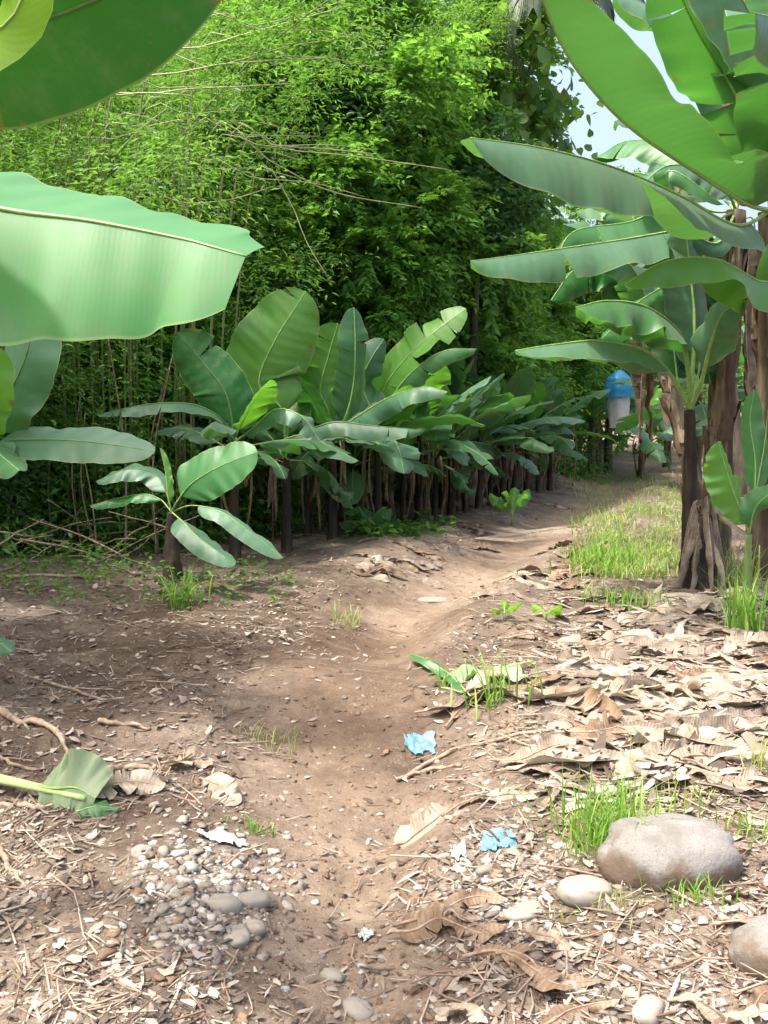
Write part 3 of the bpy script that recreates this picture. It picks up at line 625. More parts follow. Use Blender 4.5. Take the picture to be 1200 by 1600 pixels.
# main right plant
base, top = stem_line(1195, 900, 1205, 330, 8.3, 8.1)
t = thing('banana_plant', base, 'tall banana plant at the right edge with the huge leaf hanging across the top right', 'banana plant')
line = [np.array([0, 0, -.06]), (top - base) * .5 + np.array([.03, 0, 0]), top - base]
pseudostem(t, line, 0.135, 0.10, 'stem', 18, 201); sheaths(t, line, 0.135, 0.10, 20, 202, peel=0.8)
leaf_at(t, base, [top, (1165, 318, 7.6), (1085, 268, 6.9), (985, 200, 6.1), (905, 115, 5.4), (855, 20, 4.9), (830, -90, 4.6)], 0.43, up=(0.6, 0.0, 0.75), fold=(-0.85, -0.75), curl=0.25, wav=0.2, seed=211, t0=0.1, mat='leaf_big', r0=0.024, nU=100, nV=12, tears=1.5, label='huge leaf glowing green with its far half catching the sky')
leaf_at(t, base, [top, (1150, 352, 7.6), (1060, 305, 7.1), (960, 262, 6.5), (850, 232, 6.0), (735, 215, 5.6)], 0.40, up=(0.05, -0.5, 0.88), fold=(0.35, 0.5), curl=0.25, wav=0.15, seed=212, t0=0.12, mat='leaf_blue', r0=0.02, nU=90, nV=10, tip=0.35, tears=1.2, label='long grey green leaf pointing left')
leaf_at(t, base, [top, (1190, 250, 8.0), (1150, 150, 7.8), (1090, 50, 7.5), (1040, -60, 7.2)], 0.36, up=(-0.5, -0.75, 0.4), fold=(0.25, 0.35), curl=0.2, wav=0.15, seed=213, mat='leaf', r0=0.02, tears=3)
leaf_at(t, base, [top, (1210, 230, 7.9), (1200, 100, 7.6), (1150, -20, 7.2), (1080, -120, 7.0)], 0.4, up=(-0.3, -0.7, 0.6), fold=(0.3, 0.3), wav=0.2, seed=214, mat='leaf_blue', r0=0.02, tears=3)
leaf_at(t, base, [top, (1215, 420, 7.6), (1190, 440, 7.3), (1120, 405, 7.0), (1040, 408, 6.8), (975, 445, 6.7)], 0.26, up=(0, -0.35, 0.95), fold=(0.55, 0.9), curl=0.3, wav=0.45, seed=215, t0=0.12, mat='leaf_young', r0=0.016, tears=0, nV=10, label='leaf folded over with a yellowing tip')
leaf_at(t, base, [top, (1195, 280, 8.4), (1180, 210, 8.2), (1190, 150, 8.0), (1240, 110, 7.9)], 0.3, up=(-0.2, -0.9, 0.2), fold=(0.3, 0.3), wav=0.3, seed=216, mat='dry_brown', rib='stick', tears=2, label='withered dark brown leaf')
leaf_at(t, base, [top, (1260, 260, 8.0), (1330, 230, 7.6), (1420, 300, 7.0)], 0.34, seed=217, wav=0.2)
leaf_at(t, base, [top, (1240, 200, 8.5), (1300, 50, 9.0), (1400, 0, 9.3)], 0.34, seed=218, wav=0.2)
leaf_at(t, base, [top, (1215, 240, 7.6), (1230, 120, 6.8), (1225, 40, 6.0), (1180, 20, 5.2)], 0.34, up=(0.6, 0, 0.8), seed=219, wav=0.3, fold=(0.5, 0.5), mat='leaf_big', tears=3)
hanging_dry(t, top - base - np.array([0, 0, .1]), 3, 220, (0.8, 1.5), 0.13)

# second stem of the clump
base, top = stem_line(1118, 905, 1150, 330, 8.7, 8.9)
t = thing('banana_plant', base, 'tall banana plant with peeling rust brown sheaths behind the grey draped stump', 'banana plant')
line = [np.array([0, 0, -.06]), (top - base) * .5 + np.array([-.02, 0, 0]), top - base]
pseudostem(t, line, 0.125, 0.085, 'stem', 18, 231); sheaths(t, line, 0.125, 0.085, 22, 232)
leaf_at(t, base, [top, (1110, 330, 9.0), (1060, 310, 8.9), (990, 345, 8.6), (900, 360, 8.3), (870, 400, 8.2)], 0.3, up=(0, -0.4, 0.9), fold=(0.5, 0.8), wav=0.3, curl=.3, seed=241, mat='leaf', tears=2)
leaf_at(t, base, [top, (1100, 350, 8.6), (1000, 370, 8.2), (900, 385, 7.7), (810, 398, 7.4), (735, 408, 7.2)], 0.27, up=(0.05, -0.5, 0.85), fold=(0.3, 0.6), wav=0.25, curl=.3, seed=242, mat='leaf_blue', tears=3, tip=0.35, label='drooping leaf torn into strips near its tip')
leaf_at(t, base, [top, (1130, 270, 9.0), (1090, 200, 9.0), (1020, 160, 8.9), (960, 190, 8.7)], 0.32, up=(0, -0.4, 0.9), fold=(0.5, 0.7), wav=0.25, seed=243, mat='leaf_blue', tears=2)
leaf_at(t, base, [top, (1160, 220, 9.1), (1140, 120, 9.2), (1060, 30, 9.2), (960, -10, 9.0)], 0.36, up=(-0.2, -0.5, 0.8), fold=(0.3, 0.4), wav=0.2, seed=244, mat='leaf_blue', tears=2)
leaf_at(t, base, [top, (1180, 200, 9.4), (1210, 60, 9.6), (1190, -60, 9.6)], 0.36, up=(-0.2, -0.8, 0.3), seed=245, wav=0.2, tears=1)
leaf_at(t, base, [top, (1120, 300, 9.3), (1060, 230, 9.8), (980, 220, 10.2), (930, 250, 10.6)], 0.3, up=(0, -0.4, 0.9), seed=246, wav=0.25, tears=2, mat='leaf_dark')
leaf_at(t, base, [top, (1120, 380, 8.5), (1070, 350, 8.3), (1040, 280, 8.2), (1060, 270, 8.1), (1130, 320, 8.0)], 0.12, up=(0, -0.7, 0.7), seed=247, wav=0.3, mat='leaf')
for k, (lst, W, m) in enumerate([([(1110, 420, 8.9), (1060, 400, 8.8), (1000, 385, 8.6), (925, 375, 8.4)], .26, 'leaf_blue'), ([(1120, 430, 9.1), (1060, 440, 9.2), (1000, 470, 9.1), (940, 530, 9.0)], .28, 'leaf_dark'), ([(1110, 350, 9.3), (1050, 290, 9.5), (980, 270, 9.6), (905, 300, 9.6)], .28, 'leaf'), ([(1135, 300, 8.8), (1090, 265, 8.7), (1040, 260, 8.6), (990, 300, 8.5)], .26, 'leaf_blue'), ([(1120, 430, 8.9), (1090, 470, 8.8), (1100, 540, 8.7), (1110, 600, 8.7)], .2, 'leaf_dark')]):
    leaf_at(t, base, [top] + lst, W, up=(0, -0.5, 0.85), fold=(.35, .6), wav=.4, curl=.35, seed=2500 + k, mat=m, tears=4)
hanging_dry(t, top - base - np.array([0, 0, .05]), 6, 250, (0.7, 1.6), 0.12, ('dry_brown', 'dry_grey', 'dry_brown'))

# thin dark plant in front
base, top = stem_line(1082, 902, 1078, 640, 8.35, 8.3)
t = thing('banana_plant', base, 'slim dark stemmed banana plant fanning its leaf stalks before the big stems', 'banana plant')
line = [np.array([0, 0, -.06]), (top - base) * .5, top - base]
pseudostem(t, line, 0.085, 0.042, 'stem_dark', 14, 261, base_flare=1.15)
leaf_at(t, base, [top, (1050, 590, 8.1), (1010, 550, 7.8), (940, 533, 7.4), (870, 538, 7.1), (805, 548, 6.9)], 0.21, up=(0.05, -0.25, 0.95), fold=(0.45, 0.85), wav=0.2, curl=.25, seed=271, t0=0.22, mat='leaf_blue', tip=0.8, r0=0.026, label='leaf with a sharp tip and pale upper side pointing left')
leaf_at(t, base, [top, (1075, 580, 8.2), (1060, 520, 8.0), (1010, 480, 7.7), (950, 470, 7.4), (900, 480, 7.2)], 0.27, up=(0, -0.35, 0.95), fold=(0.5, 0.95), wav=0.4, curl=.3, seed=272, t0=0.25, mat='leaf', r0=0.026)
leaf_at(t, base, [top, (1082, 580, 8.3), (1085, 500, 8.3), (1078, 420, 8.3), (1070, 345, 8.2)], 0.24, up=(0.2, -.95, .1), fold=(.1, .3), wav=.2, seed=273, t0=0.3, mat='leaf_blue', r0=0.026)
leaf_at(t, base, [top, (1095, 600, 8.1), (1110, 540, 7.8), (1130, 490, 7.5), (1165, 470, 7.3)], 0.2, up=(-.2, -.8, .5), fold=(.2, .3), wav=.2, seed=274, t0=0.35, mat='leaf_blue', r0=0.026)
leaf_at(t, base, [top, (1060, 600, 8.5), (1050, 540, 8.8), (1020, 500, 9.2)], 0.22, up=(.2, -.8, .5), fold=(.2, .3), wav=.2, seed=275, t0=0.3, mat='leaf_dark', r0=0.014)
leaf_at(t, base, [top, (1090, 590, 8.5), (1100, 520, 8.8), (1110, 440, 9.1)], 0.22, up=(.1, -.9, .3), fold=(.2, .3), wav=.2, seed=276, t0=0.3, mat='leaf', r0=0.014)

# leaning stem behind
base, top = stem_line(1100, 850, 1022, 520, 10.2, 10.6)
t = thing('banana_plant', base, 'leaning banana stem with dry hanging leaves, behind the slim dark plant', 'banana plant')
line = [np.array([0, 0, -.06]), (top - base) * .5 + np.array([.06, 0, 0]), top - base]
pseudostem(t, line, 0.095, 0.075, 'stem', 16, 281); sheaths(t, line, 0.095, 0.075, 12, 282)
leaf_at(t, base, [top, (990, 470, 10.6), (950, 420, 10.5), (900, 420, 10.3), (860, 470, 10.2)], 0.3, up=(0, -0.4, 0.9), fold=(0.5, 0.7), wav=0.3, seed=283, mat='leaf_dark', tears=2)
leaf_at(t, base, [top, (1015, 440, 10.8), (1010, 370, 11.0), (960, 320, 11.2), (900, 330, 11.2)], 0.32, up=(0, -0.5, 0.9), fold=(0.5, 0.7), wav=0.3, seed=284, mat='leaf', tears=2)
leaf_at(t, base, [top, (1030, 440, 10.8), (1040, 380, 11.0), (1080, 330, 11.2)], 0.3, up=(0, -0.8, 0.5), wav=0.3, seed=285, mat='leaf_blue', tears=2)
leaf_at(t, base, [top, (1000, 440, 10.4), (970, 400, 10.2), (930, 370, 10.0), (880, 350, 9.9)], 0.26, up=(0, -0.8, 0.5), wav=0.3, seed=286, mat='leaf', tears=1)
hanging_dry(t, top - base, 5, 287, (0.5, 1.2), 0.12, ('dry_brown', 'dry', 'dry_grey'))

# stump draped in grey withered sheaths
base = G(1098, 908); base[1] = 7.95; base[0] = P(1098, 800, 7.95)[0]; base[2] = float(gz(base[0], base[1]))
t = thing('banana_stump', base, 'cut banana stump draped with grey brown withered sheaths at the foot of the clump', 'stump')
pseudostem(t, [(0, 0, -.05), (0, 0, 0.3), (0.0, 0, 0.6)], 0.15, 0.07, 'stem_dark', 16, 291)
rg = np.random.default_rng(292)
for k in range(11):
    a = -math.pi / 2 + (k - 5) * 0.5 + rg.normal(0, .16); d = np.array([math.cos(a), math.sin(a), 0]); rr = 0.15 + 0.11 * rg.random()
    h0 = rg.uniform(0.50, 0.74)
    c = [np.array([0, 0, h0]) + d * 0.02, d * 0.07 + np.array([0, 0, h0 + 0.03]), d * 0.12 + np.array([0, 0, h0 * .72]), d * (rr - .03) + np.array([0, 0, h0 * .38]), d * rr + np.array([0, 0, 0.01])]
    banana_leaf(t, c, rg.uniform(0.035, 0.062), up=d, fold=(0.35, 0.35), curl=0.9, wav=0.5, seed=300 + k, t0=0.02, mat='dry_grey', rib='stick', r0=0.007, nU=30, nV=5, name='withered_sheath', tip=0.3)

# sucker in front of the clump
base = G(1165, 972); Yb = base[1]
t = thing('banana_sucker', base, 'bright green banana sucker on a thin stem in front of the big stems', 'banana plant')
top = P(1170, 835, Yb)
pseudostem(t, [(0, 0, -.04), (top - base) * .5, top - base], 0.032, 0.022, 'stem_green', 10, 311)
leaf_at(t, base, [top, (1160, 805, Yb - .05), (1145, 765, Yb - .1), (1132, 725, Yb - .12), (1122, 690, Yb - .14)], 0.17, up=(.5, -.85, .1), fold=(.1, .25), wav=.25, seed=312, t0=0.12, mat='leaf_young', r0=0.008)
leaf_at(t, base, [top, (1178, 780, Yb), (1180, 720, Yb + .02), (1172, 660, Yb + .05), (1178, 610, Yb + .05)], 0.1, up=(-.5, -.8, .1), fold=(.3, .3), wav=.2, seed=313, t0=0.3, mat='leaf', r0=0.008)
leaf_at(t, base, [top, (1178, 800, Yb - .1), (1192, 780, Yb - .15), (1215, 770, Yb - .2), (1240, 790, Yb - .25)], 0.12, up=(0, -.7, .7), fold=(.2, .3), wav=.2, seed=314, t0=0.15, mat='leaf', r0=0.008)
leaf_at(t, base, [top, (1155, 825, Yb - .1), (1130, 805, Yb - .15), (1118, 790, Yb - .18)], 0.03, up=(0, -.7, .7), seed=315, mat='dry', rib='stick', r0=0.006)
leaf_at(t, base, [top, (1183, 760, Yb), (1195, 690, Yb), (1200, 640, Yb)], 0.02, up=(-.5, -.8, .1), fold=(1.2, 1.2), seed=316, mat='leaf_young', r0=0.009)

# ---- fruit bag hanging at the far plants
bt = P(968, 578, 19.3)
t = thing('fruit_bag', bt, 'blue and white plastic sleeve bagging a banana bunch at the end of the path', 'fruit bag')
def bagmesh(zs, rs, seed, mat, name):
    n = 22; g = Geo(); a = np.linspace(0, 2 * np.pi, n, endpoint=False); rg = np.random.default_rng(seed)
    zs = np.asarray(zs); m = 22; zz = np.linspace(zs[0], zs[-1], m); rr = np.interp(zz, zs[::-1], np.asarray(rs)[::-1])
    k = 1 + 0.05 * np.sin(a[None] * 5 + zz[:, None] * 3) + 0.035 * np.sin(a[None] * 9 - zz[:, None] * 7) + 0.015 * rg.normal(size=(m, n))
    tube(g, np.stack([0 * zz, 0 * zz, zz], 1), rr[:, None] * k, n, cap=False)
    return g.build(name, M[mat], t)
bagmesh([0.0, -0.06, -0.16, -0.34, -0.52], [0.035, 0.12, 0.22, 0.28, 0.29], 1, 'blue', 'blue_cover')
bagmesh([-0.42, -0.6, -0.95, -1.12], [0.19, 0.21, 0.19, 0.17], 2, 'white_bag', 'white_sleeve')
g = Geo(); tube(g, [(0, 0, -0.05), (0.0, 0.02, 0.15), (0.06, 0.35, 0.42), (0.0, 0.9, 0.5)], 0.03, 8); g.build('bunch_stalk', M['midrib_dark'], t)
g = Geo(); rg = np.random.default_rng(4)
for z in np.linspace(-0.55, -1.05, 5):
    for a in np.linspace(0, 6.28, 9)[:-1]:
        d = np.array([math.cos(a + z * 9), math.sin(a + z * 9), 0]); tube(g, [d * .05 + [0, 0, z - .05], d * .11 + [0, 0, z - .03], d * .13 + [0, 0, z + .08]], [0.015, 0.02, 0.01], 6)
g.build('banana_hand', M['leaf_dark'], t)

# ------------------------------------------------------------------ thicket
def leaf_sprays(g, C, D, L, nl, ll, lw, droop=0.3, spread=0.9, seed=0, pin=False, fold=0.25, jit=0.25):
    """C centres (n,3), D directions (n,3): a twig of length L with nl small leaves each"""
    rg = np.random.default_rng(seed); n = len(C)
    D = nrm(D); up = np.array([0, 0, 1.0])
    B = nrm(np.cross(D, up) + rg.normal(0, .15, (n, 3))); Nn = np.cross(B, D)
    s = np.linspace(0.08, 1, nl)[None, :] * np.ones((n, 1)); side = np.where(np.arange(nl) % 2 == 0, 1, -1)[None, :] * np.ones((n, 1))
    Lv = (np.asarray(L) * np.ones(n))[:, None]
    p = C[:, None] + D[:, None] * (s * Lv)[..., None] - up * (droop * Lv * s ** 2)[..., None]
    p = p + rg.normal(0, 0.02 if pin else 0.04, p.shape)
    ang = rg.normal(spread, jit, (n, nl))
    ld = D[:, None] * np.cos(ang)[..., None] + B[:, None] * (side * np.sin(ang))[..., None] + Nn[:, None] * rg.normal(0, .28, (n, nl))[..., None] - up * (droop * rg.uniform(.3, 1.3, (n, nl)))[..., None]
    ld = nrm(ld)
    ln = nrm(Nn[:, None] + rg.normal(0, 0.38, (n, nl, 3))); lb = nrm(np.cross(ld, ln)); ln = np.cross(lb, ld)
    sc = rg.uniform(0.7, 1.25, (n, nl))[..., None]; l_ = ll * sc; w_ = lw * sc
    a = p; c = p + ld * l_ - up * 0.12 * l_; mid = p + ld * l_ * 0.42
    b = mid + lb * w_ * .5 + ln * w_ * fold; d = mid - lb * w_ * .5 + ln * w_ * fold
    v = np.stack([a, b, c, d], 2).reshape(-1, 3); k = np.arange(n * nl)[:, None] * 4
    t = np.concatenate([k + np.array([0, 1, 2]), k + np.array([0, 2, 3])])
    g.add(v, None, t)
def round_leaves(g, C, r, seed, ang=1.0):
    rg = np.random.default_rng(seed); n = len(C)
    nn = nrm(rg.normal(0, 1, (n, 3)) * ang + np.array([0.2, -.6, .6])); d = nrm(np.cross(nn, rg.normal(0, .4, (n, 3)) + np.array([1, .2, 0]))); b = np.cross(nn, d)
    rr = (r * rg.uniform(.6, 1.2, n))[:, None]
    prof = [(-.9, 0), (-1.0, .45), (-.55, .85), (.1, .8), (.7, .4), (1.25, 0), (.7, -.4), (.1, -.8), (-.55, -.85), (-1.0, -.45)]
    v = np.stack([C + d * rr * x + b * rr * y + nn * rr * (.25 * abs(y)) for x, y in prof], 1).reshape(-1, 3)
    k = np.arange(n)[:, None] * 10
    t = np.concatenate([k + np.array([0, i, i + 1]) for i in range(1, 9)])
    g.add(v, None, t)

BAMG = 'fine leaved bamboo clumps forming the thicket'
def bamboo(seed, H=7.5, nc=18, leafmat='bamboo', ncul=12, spread=1.0, dens=1.0):
    rg = np.random.default_rng(seed)
    root = bpy.data.objects.new('bamboo_clump', None); COL.objects.link(root)
    C, D, Ls = [], [], []
    gcul = []
    for k in range(nc):
        a = rg.uniform(0, 6.28); rb = rg.uniform(0.05, 0.45); b = np.array([rb * math.cos(a), rb * math.sin(a), -0.05])
        h = H * rg.uniform(0.55, 1.05); e0 = rg.uniform(1.2, 1.5); c = grow(b, a + rg.normal(0, .4), e0, h, rg.uniform(0.4, 0.95) * spread, 9)
        cur = resample(c, 46)
        gcul.append(cur)
        i = rg.integers(2, 46, int(330 * dens)); q = cur[i]
        az = rg.uniform(0, 6.28, len(i)); el = rg.uniform(-.3, .7, len(i))
        C.append(q + rg.normal(0, .10, q.shape)); D.append(np.stack([np.cos(az) * np.cos(el), np.sin(az) * np.cos(el), np.sin(el)], 1)); Ls.append(rg.uniform(.3, .85, len(i)))
    for cur in gcul[:ncul]:
        g = Geo(); tube(g, cur, np.linspace(0.016, 0.004, len(cur)) , 6); g.build('culm', M['culm'], root)
    g = Geo(); C = np.concatenate(C); D = np.concatenate(D); Ls = np.concatenate(Ls)
    leaf_sprays(g, C, D, Ls, 13, 0.078, 0.021, 0.35, 0.7, seed + 1)
    f = g.build('foliage', M[leafmat], root)
    return root
def feather_tree(seed, H=7, crown=(2.0, 1.8, 2.4), cz=4.6, nclump=110, mat='legume', name='feathery_tree', nf=32, ll=0.075, lw=0.034, nl=18, frL=0.36, low=0.0, droop=.28):
    rg = np.random.default_rng(seed)
    root = bpy.data.objects.new(name, None); COL.objects.link(root)
    g = Geo(); tr = resample([(0, 0, -.1), (rg.normal(0, .15), rg.normal(0, .15), cz * .5), (rg.normal(0, .2), rg.normal(0, .2), cz), (rg.normal(0, .3), rg.normal(0, .3), H * .95)], 24)
    tube(g, tr, np.linspace(0.11, 0.015, 24), 9); g.build('trunk', M['bark'], root)
    cl = nrm(rg.normal(0, 1, (nclump, 3))) * rg.uniform(.35, 1.0, (nclump, 1)) ** .6 * np.array(crown) + np.array([0, 0, cz])
    if low: cl[: int(nclump * low), 2] = rg.uniform(0.5, cz, int(nclump * low))
    g = Geo()
    for c in cl[::2]:
        k = int(np.clip((c[2] - .8) / H * 24, 1, 22)); a = tr[k]
        tube(g, resample([a, a * .5 + c * .5 + [0, 0, .25], c], 8), np.linspace(0.035, 0.008, 8), 5, cap=False)
    g.build('limbs', M['bark'], root)
    C, D = [], []
    for c in cl:
        s = rg.uniform(.28, .5); q = c + nrm(rg.normal(0, 1, (nf, 3))) * rg.uniform(0, s, (nf, 1)); dd = (q - c) / s + np.array([0, 0, .25]) + (c - np.array([0, 0, cz])) * .25
        C.append(q); D.append(dd)
    g = Geo(); C = np.concatenate(C); D = np.concatenate(D)
    leaf_sprays(g, C, D, rg.uniform(.7, 1.2, len(C)) * frL, nl, ll, lw, droop, 1.05, seed + 3, pin=True, jit=.15)
    g.build('crown', M[mat], root)
    return root
def place(root, x, y, rz, sc, label, cat, group):
    root.location = (float(x), float(y), float(gz(x, y)) - .03); root.rotation_euler = (0, 0, rz); root.scale = (sc, sc, sc)
    return tag(root, label, cat, group)
# row axis: (-1.7, 8.4) -> (3.2, 18); the thicket runs parallel behind it
AX = nrm([4.9, 9.6]); NX = np.array([-AX[1], AX[0]])
def along(s, off): return np.array([-1.7, 8.4]) + AX * s + NX * off
protoB = [bamboo(401), bamboo(402, 8.2), bamboo(403, 7.0, spread=1.2)]
spots = [(-70, 9.6, 'bamboo clump at the left edge behind the heap of brushwood'), (20, 11.2, 'bamboo clump behind the small lone banana plant'), (120, 12.0, 'bamboo clump with thin upright culms left of the first banana plant of the row'), (235, 13.4, 'bamboo clump behind the first banana plant of the row'), (360, 14.6, 'bamboo clump behind the rounded backlit leaf'),
         (10, 13.2, 'tall bamboo clump further back on the left'), (210, 13.8, 'tall bamboo clump further back at the upper left'), (350, 15.6, 'tall bamboo clump further back under the top edge'), (-160, 11.5, 'bamboo clump cut by the left edge')]
for i, (px, Y, lb) in enumerate(spots):
    r_ = protoB[i] if i < 3 else copy_tree(protoB[i % 3])
    place(r_, P(px, 800, Y)[0], Y, i * 1.9, 1.0 + .06 * math.sin(i * 3), lb, 'bamboo', BAMG)
TRG = 'feathery leaved trees forming the right part of the thicket'
protoF = [feather_tree(421, 7, (2.0, 1.8, 2.6), 4.4, 66, nf=60, ll=.09, lw=.04), feather_tree(422, 6.2, (1.8, 1.7, 2.3), 3.9, 46, 'bright', nf=64, ll=.10, lw=.044), feather_tree(423, 5.0, (1.9, 1.6, 2.0), 2.5, 54, 'legume', nf=60, ll=.095, lw=.042)]
fs = [(455, 13.6, 2, 1.0, 'low feathery tree behind the row, above the long rising banana leaves'), (530, 15.4, 0, 1.0, 'feathery tree with sunlit fronds in the middle of the thicket'), (480, 15.0, 1, 1.05, 'lime green feathery tree standing above the middle of the row'), (550, 15.3, 2, 1.0, 'low feathery tree above the far part of the row'),
      (640, 16.8, 2, 1.0, 'low feathery tree right of the middle of the thicket'), (705, 18.2, 2, 1.0, 'low feathery tree at the right end of the thicket'), (420, 15.4, 1, 1.2, 'tall lime green feathery tree below the top edge'), (600, 19.0, 0, 1.1, 'tall feathery tree behind the dark glossy tree'), (310, 14.4, 2, 1.0, 'low feathery tree among the bamboo on the left'),
      (350, 17.5, 0, 1.2, 'feathery tree left of the lime green ones'), (480, 18.5, 0, 1.3, 'feathery tree far back under the top edge'), (200, 16.5, 0, 1.1, 'feathery tree far back behind the bamboo')]
fs += [(500, 14.0, 1, 1.05, 'lime green feathery tree standing closest behind the row'), (590, 15.6, 2, 1.3, 'feathery tree closest behind the long rising leaves'), (395, 13.8, 0, .95, 'feathery tree breaking out of the bamboo at the top middle'), (270, 14.2, 1, 1.05, 'lime green tree breaking out of the bamboo on the left')]
usedF = {}
for i, (px, Y, k, sc, lb) in enumerate(fs):
    r_ = protoF[k] if k not in usedF else copy_tree(protoF[k]); usedF[k] = 1
    place(r_, P(px, 800, Y)[0], Y, i * 2.3, sc * (1 + .04 * math.sin(i * 2.1)), lb, 'tree', TRG)
for i, (px, Y, k, sc, lb) in enumerate([(575, 16.2, 0, 1.25, 'tall feathery tree rising past the top edge near the middle'), (640, 18.0, 0, 1.4, 'tall feathery tree rising past the top edge left of the vine tree'), (640, 21.0, 1, 1.45, 'tall lime green tree just left of the vine tree'), (660, 17.4, 1, 1.0, 'lime green feathery tree low in the middle of the thicket'),
                                   (720, 17.6, 2, 1.1, 'feathery tree below the heart leaved vine'), (790, 21.5, 2, 1.15, 'feathery tree below the left end of the sky gap'), (842, 25.5, 2, 1.25, 'feathery tree left of the grey green leaf tips of the clump'), (760, 22.0, 0, .85, 'feathery tree behind the slim vine tree'), (935, 23.0, 0, .93, 'far feathery tree filling the gap beside the big clump'), (880, 29.0, 1, 1.0, 'far lime green tree under the sky gap'), (505, 14.4, 0, 1.2, 'feathery tree behind the long bare canes')]):
    x = P(px, 800, Y)[0]; place(copy_tree(protoF[k]), x, Y, i * 1.7 + .4, sc, lb, 'tree', TRG)
# dark glossy bush in the middle of the thicket
r_ = feather_tree(431, 4.8, (0.75, 0.7, 0.8), 4.6, 26, 'deep', 'glossy_tree', 24, .13, .06, 11, .4)
p = P(735, 300, 14.6); place(r_, p[0], 14.6, 0, 1, 'dark glossy leaved tree between the sunlit feathery ones', 'tree', None)
r_ = feather_tree(432, 6.0, (0.5, 0.5, 0.5), 5.6, 14, 'deep', 'glossy_tree', 20, .12, .055, 11, .4)
p = P(525, 150, 13.4); place(r_, p[0], 13.4, 0, 1, 'small dark leaved tree high in the thicket below the top edge', 'tree', None)

# heart leaved vine on a slim tree by the sky gap
p = P(810, 150, 16.5); b = np.array([p[0], 16.5, float(gz(p[0], 16.5))])
t = thing('vine_tree', b, 'slim tree hung with a heart leaved vine, beside the gap of sky', 'tree')
g = Geo(); tube(g, resample([(0, 0, -.1), (.1, 0, 3), (-.1, .1, 6), (.1, 0, 8.6)], 20), np.linspace(.12, .03, 20), 8); g.build('trunk', M['bark'], t)
rg = np.random.default_rng(441); cl = rg.normal(0, 1, (46, 3)) * np.array([.55, .5, 1.15]) + np.array([0, 0, 6.6])
C = np.concatenate([c + rg.normal(0, .24, (26, 3)) for c in cl])
g = Geo(); round_leaves(g, C, 0.105, 442); g.build('vine_leaves', M['vine'], t)
g = Geo()
for c in cl[:26]: tube(g, resample([(0, 0, c[2] - .8), c * [.5, .5, 1] - [0, 0, .1], c], 7), np.linspace(.025, .008, 7), 5, cap=False)
g.build('limbs', M['bark'], t)

# coconut palm far behind
p = P(868, 20, 15.4); b = np.array([p[0], 15.4, float(gz(p[0], 15.4))])
t = thing('coconut_palm', b, 'far coconut palm with grey hanging fronds against the white sky', 'palm tree')
hp = p[2] + 0.5
g = Geo(); tube(g, resample([(3.2, .3, -.1), (2.6, .2, hp * .4), (1.3, 0.1, hp * .82), (0, 0, hp)], 24), np.linspace(.13, .06, 24), 9); g.build('trunk', M['bark'], t)
rg = np.random.default_rng(451)
for k in range(15):
    a = k * 2.4; c = resample(grow((0, 0, hp), a, rg.uniform(-.4, 1.1), rg.uniform(1.3, 1.9), rg.uniform(1.6, 2.4), 7), 40)
    T_, N_, B_ = frames(c, (0, 0, 1)); g = Geo()
    q = np.repeat(c[4:], 2, 0); sd2 = np.tile([1, -1], len(c) - 4)[:, None]; tt_ = np.repeat(T_[4:], 2, 0); bb = np.repeat(B_[4:], 2, 0)
    ld = nrm(tt_ * .5 + bb * sd2 * .6 + np.array([0, 0, -.75])); l_ = .55 * (1 - .5 * np.linspace(0, 1, len(q)))[:, None]
    v = np.stack([q - tt_ * .025, q + tt_ * .025, q + ld * l_], 1).reshape(-1, 3); g.add(v, None, np.arange(len(q) * 3).reshape(-1, 3))
    tube(g, c, np.linspace(.03, .006, 40), 5, cap=False); g.build('frond', M['palm'], t)

# far wood closing the view
rg = np.random.default_rng(461); g = Geo(); n = 9000
s = rg.uniform(-16, 26, n); off = rg.uniform(6.2, 11, n); xy = np.array([-1.7, 8.4]) + AX * s[:, None] + NX * off[:, None]
hmax = np.where(s < 9, 13, np.clip(13 - (s - 9) * 1.8, 4.5, 13)); z = rg.uniform(0, 1, n) ** .9 * hmax * (0.85 + .3 * vnoise(s * .5, off, 5))
C = np.column_stack([xy, z]); D = rg.normal(0, 1, (n, 3)); D[:, 2] *= .4
leaf_sprays(g, C, D, .9, 14, .24, .10, .3, .9, 462)
n = 1500; C = np.column_stack([rg.uniform(3, 22, n), rg.uniform(27, 36, n), rg.uniform(0, 1, n) * 5.0]); D = rg.normal(0, 1, (n, 3))
leaf_sprays(g, C, D, .9, 14, .28, .12, .3, .9, 463)
tag(g.build('far_wood', M['wood']), 'deep green wood closing the view behind the thicket', 'trees', kind='stuff')
# undergrowth at the feet of the thicket
rg = np.random.default_rng(471); g = Geo(); n = 1500
s = rg.uniform(-6, 15, n); off = rg.uniform(1.6, 4.5, n); xy = np.array([-1.7, 8.4]) + AX * s[:, None] + NX * off[:, None]
C = np.column_stack([xy, gz(xy[:, 0], xy[:, 1]) + rg.uniform(0, 1, n) ** 2 * 1.6]); D = rg.normal(0, 1, (n, 3)); D[:, 2] = abs(D[:, 2])
leaf_sprays(g, C, D, .5, 10, .10, .035, .3, .8, 472)
n = 3000; px = rg.uniform(-120, 470, n); Yq = 9.7 + np.clip(px - 200, 0, 400) * .006 + rg.uniform(0, 1.6, n)
C = np.column_stack([(px - 600) / F * Yq, Yq, gz((px - 600) / F * Yq, Yq) + rg.uniform(0, 1, n) ** 1.3 * 3.2]); D = rg.normal(0, 1, (n, 3)); D[:, 2] *= .5
leaf_sprays(g, C, D, .5, 12, .085, .03, .35, .8, 473)
n = 3200; px = rg.uniform(380, 930, n); Yq = 10.6 + (px - 366) * .0158 + rg.uniform(0.6, 2.6, n)
